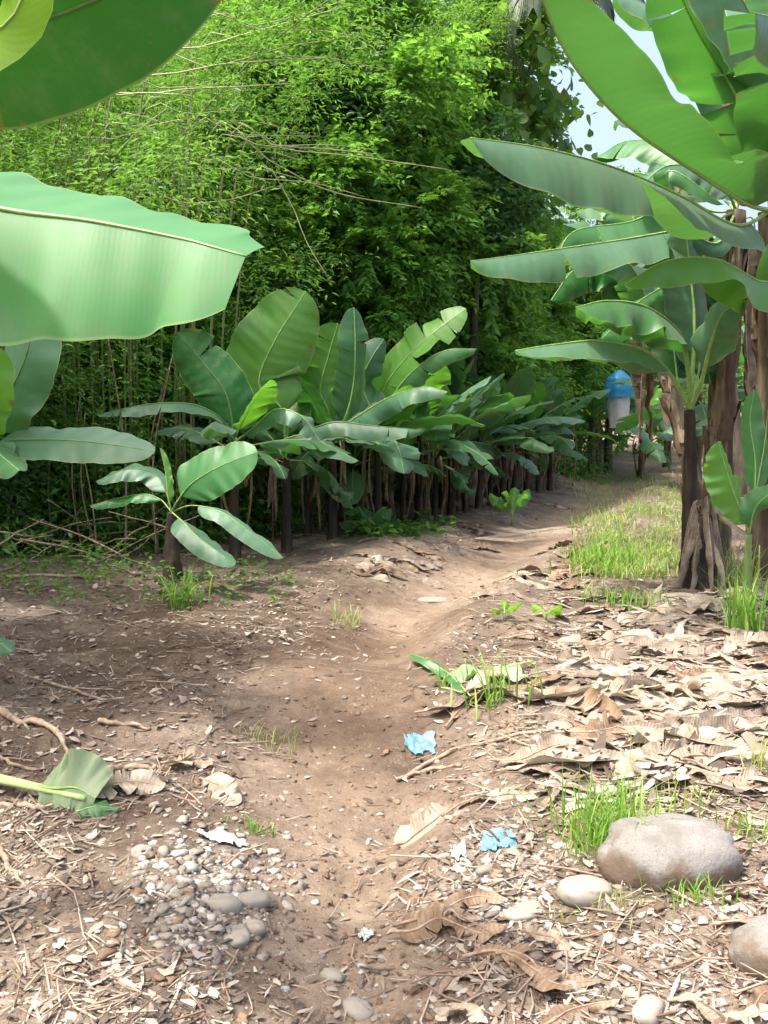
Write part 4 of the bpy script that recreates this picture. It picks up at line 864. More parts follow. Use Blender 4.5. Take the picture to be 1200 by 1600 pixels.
C = np.column_stack([(px - 600) / F * Yq, Yq, gz((px - 600) / F * Yq, Yq) + rg.uniform(0, 1, n) ** 1.1 * 2.6]); D = rg.normal(0, 1, (n, 3)); D[:, 2] *= .5
leaf_sprays(g, C, D, .5, 12, .095, .038, .35, .8, 474)
tag(g.build('undergrowth', M['legume']), 'tangled dim undergrowth at the feet of the thicket', 'undergrowth', kind='stuff')
# thin dry stems standing under the thicket and long arching pale canes
rg = np.random.default_rng(481)
CAN = 'long pale canes arching out of the thicket'
more = []
for q in range(16):
    x0, y0 = rg.uniform(90, 330), rg.uniform(20, 300); ln = rg.uniform(150, 330); dy = rg.uniform(-90, 25); yy = 9.5 + rg.uniform(0, .5)
    more.append(([(x0, y0, yy), (x0 + ln * .35, y0 + dy * .55, yy), (x0 + ln * .7, y0 + dy * .9, yy + .1), (x0 + ln, y0 + dy * .85 + rg.uniform(0, 25), yy + .2)], rg.uniform(.006, .010)))
for k, (lst, r_) in enumerate(more + [([(150, 175, 9.6), (300, 110, 9.5), (420, 95, 9.6), (520, 90, 9.9)], .012), ([(180, 130, 9.8), (330, 70, 9.7), (450, 35, 9.8), (560, 5, 10)], .012), ([(120, 190, 9.5), (250, 145, 9.4), (380, 135, 9.5), (470, 130, 9.6)], .01), ([(300, 55, 9.9), (400, 40, 9.9), (480, 20, 10), (540, 0, 10)], .01),
                               ([(100, 165, 9.4), (180, 150, 9.3), (230, 145, 9.3), (300, 150, 9.3)], .014), ([(380, 230, 9.8), (450, 235, 9.9), (560, 245, 10.1), (700, 265, 10.5)], .01), ([(330, 205, 9.8), (420, 250, 9.8), (520, 300, 10), (660, 325, 10.4)], .01), ([(400, 270, 9.8), (450, 310, 9.8), (480, 380, 9.7), (520, 445, 9.7)], .009),
                               ([(130, 270, 9.4), (180, 240, 9.4), (220, 200, 9.4), (260, 170, 9.5)], .009), ([(210, 320, 9.5), (290, 318, 9.5), (360, 312, 9.6), (430, 290, 9.8)], .008), ([(230, 110, 9.8), (330, 105, 9.7), (440, 75, 9.8), (530, 60, 10)], .01), ([(360, 215, 9.8), (430, 228, 9.8), (500, 232, 9.9), (580, 240, 10)], .013)]):
    r_ *= .8
    b0 = np.array([P(lst[0][0], 0, lst[0][2])[0] - .5, lst[0][2] + 1.2, 0.0]); b0[2] = float(gz(b0[0], b0[1])) - .05
    r_ *= 1.35; lst = [(q[0], q[1], q[2] - .8) for q in lst]
    pts = [b0, b0 * .4 + P(*lst[0]) * .6 + np.array([-.15, .3, 0])] + pxs(lst)
    t = thing('bamboo_cane', b0, ['long pale cane arching to the right high in the thicket', 'thin bare cane bowing down across the thicket'][k - 16 in (5, 6, 7)], 'bamboo cane', CAN)
    g = Geo(); tube(g, resample(np.array(pts) - b0, 40), np.linspace(r_ * 1.3, r_ * .35, 40), 6); g.build('culm', M['cane'], t)
STG = 'thin bare stems standing under the thicket'
for k in range(150):
    px = rg.uniform(20, 900) if k < 75 else rg.uniform(400, 880); Yb = 9.6 + max(0, (px - 250)) * .0125 + rg.uniform(-.3, 1.4); x = P(px, 800, Yb)[0]; b = np.array([x, Yb, float(gz(x, Yb)) - .03])
    h = rg.uniform(.9, 2.2) if k < 75 else rg.uniform(.4, 1.0); g = Geo(); tube(g, resample([(0, 0, 0), (rg.normal(0, .08), 0, h * .5), (rg.normal(0, .22), rg.normal(0, .1), h)], 10), np.linspace(.013, .005, 10) * rg.uniform(.6, 1.2), 5)
    o = g.build('bare_stem', M['stick']); o.location = b
    tag(o, 'thin bare stem standing upright in the shade under the thicket', 'stem', STG)

# ------------------------------------------------------------------ ground things
def stick(pts, r0, r1, mat='stick', seed=0, n=14, name='dry_stick'):
    rg = np.random.default_rng(seed); c = resample(pts, n); c = c + rg.normal(0, r0 * .35, c.shape)
    b = c.mean(0).copy(); g = Geo(); tube(g, c - b, np.linspace(r0, r1, n) * (1 + .15 * rg.normal(size=n)), 7)
    o = g.build(name, M[mat]); o.location = b; return o
def ground_pts(lst, lift): return [G(px, py) + np.array([0, 0, lift]) for px, py in lst]
for k, (lst, r0, r1, lb) in enumerate([([(-30, 1090), (30, 1130), (75, 1160), (108, 1185)], .019, .013, 'thick dry stick lying at the left edge above the fallen leaf'),
    ([(15, 1050), (80, 1070), (150, 1095), (215, 1112)], .010, .006, 'long thin dry stick lying slantwise on the left bank'), ([(150, 1212), (190, 1205), (245, 1202)], .016, .012, 'short grey stick beyond the fallen leaf'),
    ([(630, 1218), (700, 1180), (800, 1152), (950, 1136)], .012, .007, 'long straight dry stick crossing the litter right of the blue scrap'), ([(620, 1222), (660, 1208), (720, 1198)], .011, .008, 'short dry stick at the path edge below the long straight one'),
    ([(-40, 1262), (20, 1262), (70, 1268)], .014, .010, 'brown dry stick under the fallen green leaf'), ([(0, 1330), (20, 1370), (45, 1392)], .012, .006, 'pale bent twig at the lower left edge'), ([(155, 1150), (200, 1147), (235, 1142)], .012, .006, 'short dark stick on the left bank'),
    ([(-20, 1190), (20, 1198), (60, 1205)], .010, .006, 'thin brown stick at the left edge below the thick one'), ([(865, 1105), (920, 1112), (980, 1120)], .01, .006, 'thin dry stick among the dry leaves on the right')]):
    tag(stick(ground_pts(lst, r0 * .8), r0, r1, seed=500 + k), lb, 'stick')
tag(stick([P(-60, 902, 7.6), P(60, 900, 7.6), P(205, 903, 7.7)], .016, .011, seed=520, mat='stick', name='dry_pole'), 'long straight pole lying level at the foot of the left thicket', 'pole')
rg = np.random.default_rng(530)
for k in range(60):
    px, py = rg.uniform(-20, 250), rg.uniform(815, 905); b = G(px, py); a = rg.normal(0, .5) + (3.14 if rg.random() < .5 else 0); l = rg.uniform(.25, .9)
    d = np.array([math.cos(a), math.sin(a), 0]) * l * .5; z = rg.uniform(.02, .42)
    e = rg.normal(0, .25) * l
    tag(stick([b - d + [0, 0, max(.02, z - e)], b + [0, rg.normal(0, .05), z + .02], b + d + [0, 0, max(.02, z + e)]], rg.uniform(.006, .014), .004, seed=540 + k, name='brushwood_stick', n=9), 'dry stick in the heap of brushwood at the left edge', 'stick', 'sticks of the brushwood heap')

# fallen fresh leaf end at lower left
b = G(60, 1262)
t = thing('fallen_leaf', b, 'cut green banana leaf with a thick pale stalk lying at the lower left edge', 'fallen leaf')
def lift(px, py, h): return G(px, py) + np.array([0, 0, h])
pts = [lift(-120, 1212, .05), lift(-20, 1232, .05), lift(60, 1250, .05), lift(135, 1266, .045)]
g = Geo(); tube(g, [q - b for q in resample(pts, 16)], np.linspace(.032, .014, 16), 10, .8); g.build('stalk', M['midrib_pale'], t)
pts = [lift(62, 1252, .06), lift(90, 1258, .065), lift(120, 1262, .06), lift(150, 1268, .05)]
banana_leaf(t, [q - b for q in pts], 0.14, up=(0.1, -.75, .65), fold=(-.15, .3), curl=.3, wav=.5, seed=551, t0=.02, mat='leaf_faded', r0=.010, tip=.5, blunt=.86, nU=30, sweep=0.0, label='grey green blade stub with a ragged end')
pts = [lift(120, 1275, .02), lift(150, 1272, .03), lift(185, 1270, .015)]
banana_leaf(t, [q - b for q in pts], 0.05, up=(0, -.4, .9), fold=(.2, .2), seed=552, t0=.02, mat='leaf', r0=.004, name='torn_blade')

# dry banana leaves lying on the right side
def dry_piece(px, py, L, W, az, seed, mat='dry', label=None, group=None, up_tilt=.25, name='dry_leaf'):
    rg = np.random.default_rng(seed); b = G(px, py); d = np.array([math.cos(az), math.sin(az)])
    m = 6; pts = []
    for k in range(m):
        s = (k / (m - 1) - .5) * L; q = b[:2] + d * s + np.array([-d[1], d[0]]) * .06 * L * math.sin(k * 1.7 + seed)
        pts.append(np.array([q[0], q[1], float(gz(q[0], q[1])) + .012 + .022 * rg.random() * up_tilt * 4]))
    t = thing(name, b, label, 'dry leaf', group)
    banana_leaf(t, [q - b for q in pts], W, up=(rg.normal(0, .3), rg.normal(-.15, .3), 1), fold=(rg.uniform(-.3, .2), rg.uniform(-.3, .2)), curl=rg.uniform(-.3, .6), wav=.45, tears=4, seed=seed, t0=.06, mat=mat, rib='stick', r0=.007, nU=34, nV=5, name='blade')
    return t
DG = 'dry banana leaves littering the right side'
feat = [(1010, 1165, .55, .12, .12, 'crumpled pale dry leaf lying across the middle of the right side'), (1110, 1172, .45, .10, -.1, 'flat dry leaf with a dark shadow edge near the right edge'), (1060, 1085, .8, .13, .1, 'long crumpled dry leaf in the thick of the right litter'),
        (890, 1195, .30, .09, .4, 'whitish crumpled dry leaf just above the grass tuft'), (970, 1225, .42, .10, .3, 'pale dry leaf behind the tall grass tuft'), (1170, 1240, .5, .11, -.5, 'folded dry leaf at the right edge above the boulder'), (1090, 950, .7, .14, .0, 'broad pale dry leaf below the stump'),
        (700, 1455, .34, .05, -.2, 'dark curled dry leaf at the right side of the path near the bottom'), (835, 1520, .26, .05, -.9, 'curled brown dry leaf with a pale rim near the bottom'), (665, 1300, .26, .07, .3, 'tan crumpled leaf heap at the path edge below the blue scrap'), (1000, 1090, .6, .11, .2, 'grey dry leaf lying beside the bare soil on the right'),
        (1180, 1110, .5, .1, .0, 'yellowish dry leaf at the right edge'), (195, 1228, .3, .07, .2, 'pale dry leaf behind the fallen green leaf'), (290, 1200, .22, .07, .6, 'whitish dry leaf left of the path'), (345, 1240, .25, .06, -.8, 'grey dry leaf at the left path edge')]
for k, (px, py, L, W, az, lb) in enumerate(feat):
    dry_piece(px, py, L, W, az, 600 + k, 'dry_brown' if 'dark' in lb[:6] or 'curled' in lb else 'dry', lb, DG if px > 600 else None)
rg = np.random.default_rng(650)
for k in range(95):
    py = rg.uniform(925, 1240) if k < 78 else rg.uniform(1240, 1600)
    px = rg.uniform(880, 1230) if k < 60 else rg.uniform(700, 1220)
    if py < 1000: px = rg.uniform(940, 1230)
    sz = 1.0 if py < 1200 else .42
    dry_piece(px, py, rg.uniform(.3, 1.0) * sz, rg.uniform(.03, .085) * sz, rg.normal(0.05, .4), 700 + k, ['dry', 'dry', 'dry', 'dry_grey', 'dry_brown'][rg.integers(5)], 'crumpled dry banana leaf lying in the litter on the right side', DG)
for k in range(80):
    px, py = rg.uniform(560, 930), rg.uniform(745, 930); b = G(px, py)
    if path_dist(b[0], b[1])[0] < .3: continue
    dry_piece(px, py, rg.uniform(.2, .7), rg.uniform(.03, .08), rg.normal(0.05, .5), 830 + k, ['dry', 'dry_grey', 'dry_brown'][rg.integers(3)], 'dry banana leaf lying at the edge of the far part of the path', 'dry leaves along the far path')

# palm frond lying across the path
b = G(820, 850); t = thing('fallen_frond', b, 'straw coloured dry frond lying across the sunlit far path', 'dry frond')
g = Geo(); q = [G(742, 846) - b + [0, 0, .03], G(800, 838) - b + [0, 0, .04], G(880, 826) - b + [0, 0, .03]]
tube(g, resample(q, 14), np.linspace(.012, .005, 14), 6); g.build('rachis', M['dry'], t)
g = Geo(); c = resample(q, 22)
for k in range(22):
    for s in (-1, 1):
        d = nrm([0.9, s * .55, .0]) * .5; g.add(np.array([c[k], c[k] + [.0, .02, .01], c[k] + d + [0, .02, .005], c[k] + d * 1.1]), [(0, 1, 2, 3)])
g.build('leaflets', M['dry'], t)

# boulders
def boulder(b, dims, seed, label, name='boulder', mat='rock', rz=0, amp=.16, sub=40):
    u = np.linspace(0, np.pi, sub // 2); v = np.linspace(0, 2 * np.pi, sub, endpoint=False); U, V = np.meshgrid(u, v, indexing='ij')
    n_ = np.stack([np.sin(U) * np.cos(V), np.sin(U) * np.sin(V), np.cos(U)], -1)
    k = 1 + (.10 if amp > .3 else 0) * np.round(2.2 * vnoise(n_[..., 0] * 1.6 + seed, n_[..., 1] * 1.6 + n_[..., 2] * 1.6, seed + 3)) * .6 + amp * fbm(n_[..., 0] * 1.0 + n_[..., 2] * .7 + seed, n_[..., 1] + .5 * n_[..., 2] + 7, 1.3, 4, seed) + .03 * fbm(n_[..., 0] + 3, n_[..., 1] + n_[..., 2], 6, 3, seed + 5)
    p_ = np.sign(n_) * np.abs(n_) ** .8 * k[..., None] * np.array(dims) * .5
    m = len(v); i, j = np.meshgrid(np.arange(len(u) - 1), np.arange(m), indexing='ij'); j2 = (j + 1) % m
    q = np.stack([i * m + j, (i + 1) * m + j, (i + 1) * m + j2, i * m + j2], -1).reshape(-1, 4)
    o = Geo().add(p_.reshape(-1, 3), q).build(name, M[mat]); o.location = b; o.rotation_euler = (0, 0, rz)
    return tag(o, label, 'rock' if name == 'boulder' else 'stone')
b = G(1055, 1372); boulder(b + [.0, .08, .03], (.45, .32, .235), 3, 'large rounded grey boulder with soil stains low down, beside the tall grass tuft', rz=.2, amp=.22)
b = G(1222, 1520); boulder(b + [0, .05, .02], (.22, .22, .16), 5, 'pale rounded boulder cut by the right edge near the bottom', rz=.6)
b = G(915, 1405); boulder(b + [0, .02, .015], (.17, .13, .08), 8, 'low flat pale stone just left of the large boulder', 'stone', 'pebble', rz=.2)
for k, (px, py, d, lb) in enumerate([(345, 1418, (.125, .09, .065), 'oval grey brown cobble in the left gravel, left of its pair'), (396, 1410, (.11, .075, .06), 'oval grey cobble in the left gravel, right of its pair'), (222, 1332, (.085, .06, .04), 'white pointed stone at the upper left of the left gravel'),
        (560, 1578, (.09, .07, .04), 'dark grey flat stone at the bottom edge'), (520, 1525, (.075, .05, .035), 'small grey stone above the bottom edge'), (995, 1000, (.25, .16, .12), 'dark grey stone lying among the dry leaves below the clump'), (1010, 1580, (.10, .07, .05), 'bluish white stone at the bottom right'),
        (370, 1465, (.12, .08, .05), 'white broken stone below the pair of oval cobbles'), (395, 1450, (.09, .06, .05), 'dark bluish stone below the pair of oval cobbles'), (670, 938, (.35, .2, .05), 'flat grey stone sunk in the middle of the path'), (820, 1425, (.14, .08, .04), 'flat grey stone sunk in the right gravel'), (890, 1548, (.07, .06, .04), 'round grey pebble near the bottom right')]):
    g_ = G(px, py); boulder(g_ + [0, 0, 0.0], d, 20 + k, lb, 'stone', 'pebble', rz=k * .7, amp=.36, sub=22)

def pebbles(region, n, smin, smax, seed, rgh=.2):
    rg = np.random.default_rng(seed); g = Geo()
    ph = (1 + 5 ** .5) / 2
    iv = nrm(np.array([(-1, ph, 0), (1, ph, 0), (-1, -ph, 0), (1, -ph, 0), (0, -1, ph), (0, 1, ph), (0, -1, -ph), (0, 1, -ph), (ph, 0, -1), (ph, 0, 1), (-ph, 0, -1), (-ph, 0, 1)]))
    it = [(0, 11, 5), (0, 5, 1), (0, 1, 7), (0, 7, 10), (0, 10, 11), (1, 5, 9), (5, 11, 4), (11, 10, 2), (10, 7, 6), (7, 1, 8), (3, 9, 4), (3, 4, 2), (3, 2, 6), (3, 6, 8), (3, 8, 9), (4, 9, 5), (2, 4, 11), (6, 2, 10), (8, 6, 7), (9, 8, 1)]
    # one subdivision
    V = [tuple(x) for x in iv]; cache = {}; T2 = []
    def mid(a, b):
        k = (min(a, b), max(a, b))
        if k not in cache: V.append(tuple(nrm(np.array(V[a]) + np.array(V[b])))); cache[k] = len(V) - 1
        return cache[k]
    for a, b_, c in it:
        x, y, z = mid(a, b_), mid(b_, c), mid(c, a); T2 += [(a, x, z), (b_, y, x), (c, z, y), (x, y, z)]
    V = np.array(V); T2 = np.array(T2)
    for _ in range(n):
        px, py = region(rg); q = G(px, py); s = smin + (smax - smin) * rg.random() ** 3
        d = np.array([s * rg.uniform(.8, 1.4), s * rg.uniform(.6, 1), s * rg.uniform(.25, .6)]) * .5
        a = rg.uniform(0, 6.28); v = V * (1 + rgh * rg.normal(size=(len(V), 1))) * d; ca, sa = math.cos(a), math.sin(a)
        v = np.stack([v[:, 0] * ca - v[:, 1] * sa, v[:, 0] * sa + v[:, 1] * ca, v[:, 2]], 1)
        g.add(v + q + [0, 0, d[2] * rg.uniform(-.5, .25)], None, T2)
    return g
def ell(cx, cy, rx, ry): return lambda r: (cx + r.normal() * rx * .5, min(1640, cy + r.normal() * ry * .5))
g = pebbles(ell(320, 1390, 130, 120), 1100, .012, .050, 901); tag(g.build('gravel', M['pebble']), 'patch of grey river gravel left of the path', 'gravel', kind='stuff')
g = pebbles(ell(800, 1375, 120, 90), 420, .014, .055, 902); tag(g.build('gravel', M['pebble']), 'patch of grey gravel right of the path around the pale blue scrap', 'gravel', kind='stuff')
g = pebbles(lambda r: (r.uniform(560, 1200), r.uniform(1470, 1640)), 420, .010, .045, 903); tag(g.build('gravel', M['pebble']), 'scattered small stones along the bottom right', 'gravel', kind='stuff')
g = pebbles(lambda r: (r.uniform(-100, 1300), 900 + 740 * r.random() ** 1.2), 900, .008, .035, 904); tag(g.build('gravel', M['pebble']), 'small stones scattered over the whole soil', 'gravel', kind='stuff')

g = pebbles(lambda r: (r.uniform(-150, 1300), 880 + 760 * r.random() ** 1.4), 2600, .010, .045, 905, .28); g2 = pebbles(lambda r: (r.uniform(250, 980), 780 + 860 * r.random() ** 1.2), 3600, .005, .022, 906, .28); g.v += g2.v; g.t += [q + g.n for q in g2.t]; g.uv += g2.uv; g.n += g2.n; tag(g.build('soil_crumbs', M['crumb']), 'crumbly clods of brown soil over the ground', 'soil', kind='stuff')
# fine litter
def litter(n, region, lmin, lmax, asp, seed, tilt=.35):
    rg = np.random.default_rng(seed); g = Geo(); XY = region(rg, n); n = len(XY)
    z = gz(XY[:, 0], XY[:, 1]); a = rg.uniform(0, 6.28, n); l = (lmin + (lmax - lmin) * rg.random(n) ** 2); w_ = l * rg.uniform(*asp, n)
    d = np.stack([np.cos(a), np.sin(a), rg.normal(0, tilt, n)], 1); d = nrm(d); b = nrm(np.cross(np.array([0, 0, 1.0]) + rg.normal(0, tilt, (n, 3)), d)); nn = np.cross(d, b)
    C = np.column_stack([XY, z + .004 + np.abs(d[:, 2]) * l * .4]); cur = rg.normal(0, .25, n)[:, None]; tw = rg.normal(0, .22, n)[:, None]
    rows = []
    for s, wf in ((-.5, .45), (-.17, 1.0), (.17, .85), (.5, .25)):
        ctr = C + d * (s * l)[:, None] + nn * (cur * (s * s - .1) * l[:, None]) ; jw = (w_ * .5 * wf * rg.uniform(.6, 1.3, n))[:, None]; bb = b + nn * tw * s * 2
        rows += [ctr + bb * jw, ctr + nn * (w_ * .12)[:, None], ctr - bb * jw * rg.uniform(.6, 1.2, (n, 1))]
    v = np.stack(rows, 1).reshape(-1, 3); k = np.arange(n)[:, None] * 12
    q = np.concatenate([k + np.array([r * 3 + c, r * 3 + c + 1, r * 3 + c + 4, r * 3 + c + 3]) for r in range(3) for c in range(2)])
    g.add(v, q); return g
def litter_region(dens_path=.17):
    def f(rg, n):
        out = []
        while sum(len(o) for o in out) < n:
            y = 1.9 + (16 - 1.9) * rg.random(6000) ** 1.75; x = rg.uniform(-.55, .6, 6000) * (y * 0.82 + .3)
            d, wd, sd_ = path_dist(x, y); gr = np.hypot((x + .62) / .42, (y - 3.15) / .5); pr = np.clip((d / wd - .55) * 1.1, dens_path, 1) * np.where((x < .3) & (y > 3.9), .85, 1.0) * np.clip(gr - .45, .15, 1) * (.35 + 1.1 * np.clip(fbm(x, y, 1.6, 3, 71) + .45, 0, 1))
            k = rg.random(6000) < pr; out.append(np.column_stack([x[k], y[k]]))
        return np.concatenate(out)[:n]
    return f
tag(litter(36000, litter_region(), .008, .055, (.15, .75), 911, .22).build('leaf_litter', M['litter']), 'crumbled dry leaf litter over the soil', 'leaf litter', kind='stuff')
tag(litter(19000, litter_region(.16), .02, .14, (.03, .09), 912, .14).build('straw_litter', M['litter']), 'fine straw and leaf shreds over the soil', 'straw', kind='stuff')
def right_region(rg, n):
    pts = []
    while len(pts) < n:
        px, py = rg.uniform(860, 1260), rg.uniform(915, 1260)
        p_ = flat(px, py)
        pts.append(p_)
    return np.array(pts)
tag(litter(1700, right_region, .05, .26, (.10, .38), 913, .16).build('leaf_shreds', M['litter']), 'thick layer of shredded dry banana leaves on the right side', 'leaf litter', kind='stuff')
def twigs(n, seed):
    rg = np.random.default_rng(seed); g = Geo(); XY = litter_region(.15)(rg, n)
    for x, y in XY:
        a = rg.uniform(0, 6.28); l = rg.uniform(.06, .3); d = np.array([math.cos(a), math.sin(a), 0]) * l * .5
        c = np.array([x, y, float(gz(x, y)) + .008]); tube(g, [c - d + [0, 0, rg.uniform(0, .012)], c + rg.normal(0, l * .06, 3) * [1, 1, .3] + [0, 0, .006], c + d + [0, 0, rg.uniform(0, .02)]], [.0035, .003, .0015], 5, cap=False)
    return g
tag(twigs(1400, 921).build('twig_litter', M['twig']), 'small fallen twigs over the soil', 'twigs', kind='stuff')

# grass
def blades(g, C, hmin, hmax, w_, lean, seed):
    rg = np.random.default_rng(seed); n = len(C); a = rg.uniform(0, 6.28, n); h = rg.uniform(hmin, hmax, n); ln = np.abs(rg.normal(lean, lean * .6, n))
    d = np.stack([np.cos(a), np.sin(a), 0 * a], 1); b = np.stack([-np.sin(a), np.cos(a), 0 * a], 1); rows = []
    for s, wf in ((0, .7), (.35, 1.), (.7, .7), (1., .04)):
        ctr = C + np.array([0, 0, 1.0]) * (h * (s - .35 * ln * s * s))[:, None] + d * (h * ln * s * s)[:, None]
        rows += [ctr + b * (w_ * wf * .5), ctr - b * (w_ * wf * .5)]
    v = np.stack(rows, 1).reshape(-1, 3); k = np.arange(n)[:, None] * 8
    g.add(v, np.concatenate([k + np.array([r * 2, r * 2 + 1, r * 2 + 3, r * 2 + 2]) for r in range(3)]))
def tuft(px, py, n, spread, h, w_, seed, label, mat='grass', lean=.45, name='grass_tuft', group=None):
    rg = np.random.default_rng(seed); b = G(px, py); xy = rg.normal(0, spread, (n, 2)) * [1, .7]
    C = np.column_stack([xy, gz(b[0] + xy[:, 0], b[1] + xy[:, 1]) - b[2] - .005]); g = Geo(); blades(g, C, h * .45, h, w_, lean, seed)
    o = g.build(name, M[mat]); o.location = b; return tag(o, label, 'grass', group)
tuft(958, 1318, 190, .10, .30, .0065, 1001, 'tallest bright grass tuft, left of the large boulder')
tuft(1078, 1402, 60, .055, .10, .005, 1002, 'small grass tuft growing at the foot of the large boulder')
tuft(1100, 1250, 40, .07, .09, .005, 1003, 'small pale grass tuft above the large boulder', 'grass_pale')
tuft(1182, 1310, 50, .08, .13, .005, 1004, 'grass tuft at the right edge beside the boulder')
tuft(978, 945, 120, .16, .22, .009, 1005, 'low grass tuft between the path and the stump')
tuft(1168, 985, 90, .10, .55, .012, 1006, 'tall grass around the foot of the banana sucker')
tuft(1150, 915, 60, .12, .5, .012, 1007, 'tall grass right of the stump', 'grass_pale')
tuft(288, 945, 40, .07, .36, .012, 1008, 'upright grass tuft in front of the small lone banana plant')
tuft(546, 968, 30, .08, .20, .009, 1009, 'sparse grass tuft in the middle distance left of the path', 'grass_pale')
tuft(425, 1165, 34, .06, .13, .005, 1010, 'sparse straw coloured grass tuft at the left path edge', 'grass_pale')
tuft(400, 1300, 40, .035, .07, .006, 1011, 'tiny green tuft beside the left gravel')
tuft(1190, 1210, 30, .05, .25, .005, 1013, 'thin tall grass at the right edge above the boulder', 'grass_pale')
tuft(985, 1215, 6, .03, .3, .004, 1014, 'single dry grass stalks behind the tallest tuft', 'grass_pale', .15)
tuft(940, 1420, 40, .09, .09, .004, 1015, 'short yellowish grass below the tallest tuft', 'grass_pale')
# strap leaved weed in the path
b = G(745, 1066); t = thing('fallen_leaf', b, 'flat pale green fallen leaf lying in the path among grass blades', 'fallen leaf')
pts = [lift(832, 1042, .03), lift(790, 1052, .035), lift(740, 1058, .035), lift(690, 1056, .02)]
banana_leaf(t, [q - b for q in pts], .12, up=(0, -.45, .9), fold=(-.1, .2), curl=.2, wav=.4, seed=1035, t0=.12, mat='leaf_faded', r0=.006, nU=30, nV=5, tears=1)
pts = [lift(735, 1092, .015), lift(700, 1068, .05), lift(665, 1046, .06), lift(640, 1034, .05)]
banana_leaf(t, [q - b for q in pts], .045, up=(.3, -.6, .7), fold=(.4, .4), curl=.3, wav=.2, seed=1036, t0=.04, mat='leaf', r0=.005, nU=24, nV=4, name='leaf_strip')
tuft(775, 1095, 34, .085, .34, .010, 1012, 'upright grass blades growing through the pale fallen leaf')
tuft(705, 1075, 14, .05, .2, .009, 1020, 'few grass blades at the left end of the pale fallen leaf')
# seedlings
def seedling(px, py, h, label, seed, n=5, mat='leaf_young', W=.05):
    b = G(px, py); t = thing('seedling', b, label, 'seedling'); rg = np.random.default_rng(seed)
    g = Geo(); tube(g, [(0, 0, -.02), (0, 0, h * .4)], [.012, .008], 7); g.build('stem', M['stem_green'], t)
    for k in range(n):
        c = grow((0, 0, h * .3), k * 2.4 + seed, rg.uniform(.5, 1.3), h, rg.uniform(.3, 1.0), 5)
        banana_leaf(t, c, W, up=(0, -.5, .8), seed=seed * 7 + k, t0=.25, mat=mat, r0=.005, nU=18, nV=4)
seedling(800, 822, .42, 'bright green seedling growing at the bend of the path', 1041, 6, W=.11)
seedling(788, 972, .14, 'yellow green seedling at the path edge left of the low grass tuft', 1042, 4, mat='leaf_lime', W=.035)
seedling(852, 968, .13, 'pale yellow green seedling beside the bare bank on the right', 1043, 3, mat='leaf_lime', W=.05)
seedling(575, 838, .35, 'broad leaved seedling at the foot of the row', 1044, 6, 'leaf', W=.12)
# grass verge on the right of the far path
rg = np.random.default_rng(1050); n = 5200
pp = []
while len(pp) < n:
    px, py = rg.uniform(890, 1110), rg.uniform(735, 905)
    e = 895 + max(0, (py - 860)) * .2 + 25 * math.sin(py * .09)
    if px < e + 14 * rg.normal() or rg.random() > .12 + 1.1 * max(0, .5 + vnoise(px * .03, py * .06, 8)): continue
    q = G(px, py + 2 * rg.random()); pp.append(q)
pp = np.array(pp); g = Geo(); k = rg.random(n) < .6
blades(g, pp[k], .05, .17, .009, .7, 1051); tag(g.build('grass_verge', M['grass_pale']), 'pale sunlit grass covering the verge right of the far path', 'grass', kind='stuff')
g = Geo(); f = pp[~k]; blades(g, f, .05, .17, .010, .6, 1052); 
extra = np.array([G(rg.normal(950, 30), rg.normal(880, 9)) for _ in range(420)]); blades(g, extra, .08, .22, .012, .45, 1053)
tag(g.build('grass_verge', M['grass']), 'green grass mixed into the verge right of the far path', 'grass', kind='stuff')
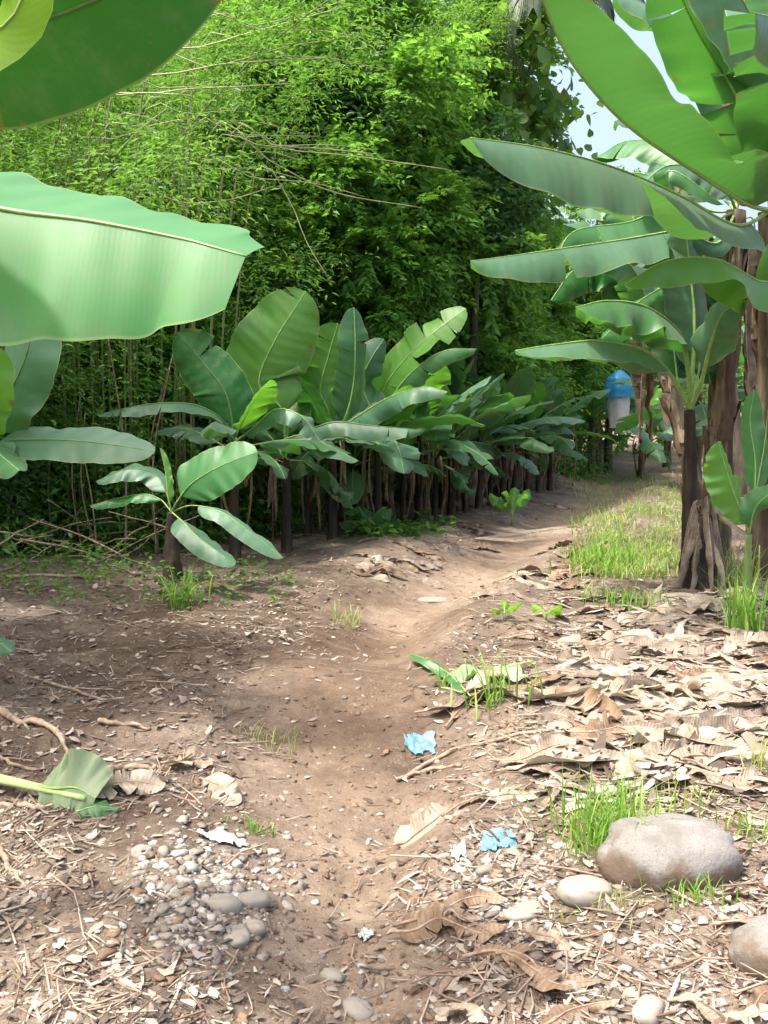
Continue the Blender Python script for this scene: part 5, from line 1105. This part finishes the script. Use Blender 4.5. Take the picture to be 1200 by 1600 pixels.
# ground cover at the foot of the left thicket
rg = np.random.default_rng(1060); n = 120
C = np.array([G(rg.uniform(-60, 440), rg.uniform(885, 950) - max(0, 0)) for _ in range(n)])
C = C[[i for i in range(n) if rg.random() < .9]]
C[:, 2] += rg.uniform(.01, .10, len(C)); D = rg.normal(0, 1, (len(C), 3)); D[:, 2] = .35
g = Geo(); leaf_sprays(g, C, D, .16, 6, .06, .03, .1, .8, 1061); 
C2 = np.array([G(rg.uniform(-60, 230), rg.uniform(850, 930)) for _ in range(45)]); C2[:, 2] += rg.uniform(.02, .15, 45); D = rg.normal(0, 1, (45, 3)); D[:, 2] = abs(D[:, 2]); leaf_sprays(g, C2, D, .25, 8, .075, .035, .1, .8, 1062)
C3 = np.array([G(rg.uniform(550, 690), rg.uniform(815, 842)) for _ in range(60)]); C3[:, 2] += .03; D = rg.normal(0, 1, (60, 3)); D[:, 2] = .3; leaf_sprays(g, C3, D, .25, 6, .12, .06, .1, .8, 1063)
tag(g.build('ground_cover', M['cover']), 'bright creeping weeds at the foot of the left thicket', 'weeds', kind='stuff')

# plastic scraps
def scrap(px, py, w_, d_, seed, mat, label):
    rg = np.random.default_rng(seed); b = G(px, py); n = 18; u = np.linspace(-1, 1, n); U, V = np.meshgrid(u, u, indexing='ij')
    rr = 1 + .35 * fbm(U + seed, V, 1.5, 3, seed); x = U * w_ * .5 * rr; y = V * d_ * .5 * rr
    zz = gz(b[0] + x, b[1] + y) - b[2] + .008 + .028 * np.abs(fbm(U + 5, V + seed, 2.2, 4, seed + 2))
    i, j = np.meshgrid(np.arange(n - 1), np.arange(n - 1), indexing='ij'); keep = (np.hypot(u[i], u[j]) * (1 + .6 * fbm(u[i], u[j], 2.5, 2, seed + 9)) < 1.0)
    q = np.stack([i * n + j, (i + 1) * n + j, (i + 1) * n + j + 1, i * n + j + 1], -1)[keep]
    o = Geo().add(np.stack([x, y, zz], -1).reshape(-1, 3), q).build('plastic_scrap', M[mat]); o.location = b
    return tag(o, label, 'plastic scrap')
scrap(656, 1145, .15, .16, 1, 'blue_pale', 'crumpled sky blue plastic scrap lying on the path')
scrap(775, 1318, .13, .14, 3, 'blue_pale', 'pale blue plastic scrap lying in the gravel right of the path')
scrap(718, 1332, .06, .10, 5, 'film_pale', 'whitish plastic shred left of the pale blue scrap')
scrap(572, 1465, .05, .07, 6, 'film_pale', 'small white plastic shred at the right path edge near the bottom')
scrap(348, 1310, .16, .10, 7, 'film_pale', 'torn whitish plastic half buried in the left gravel')
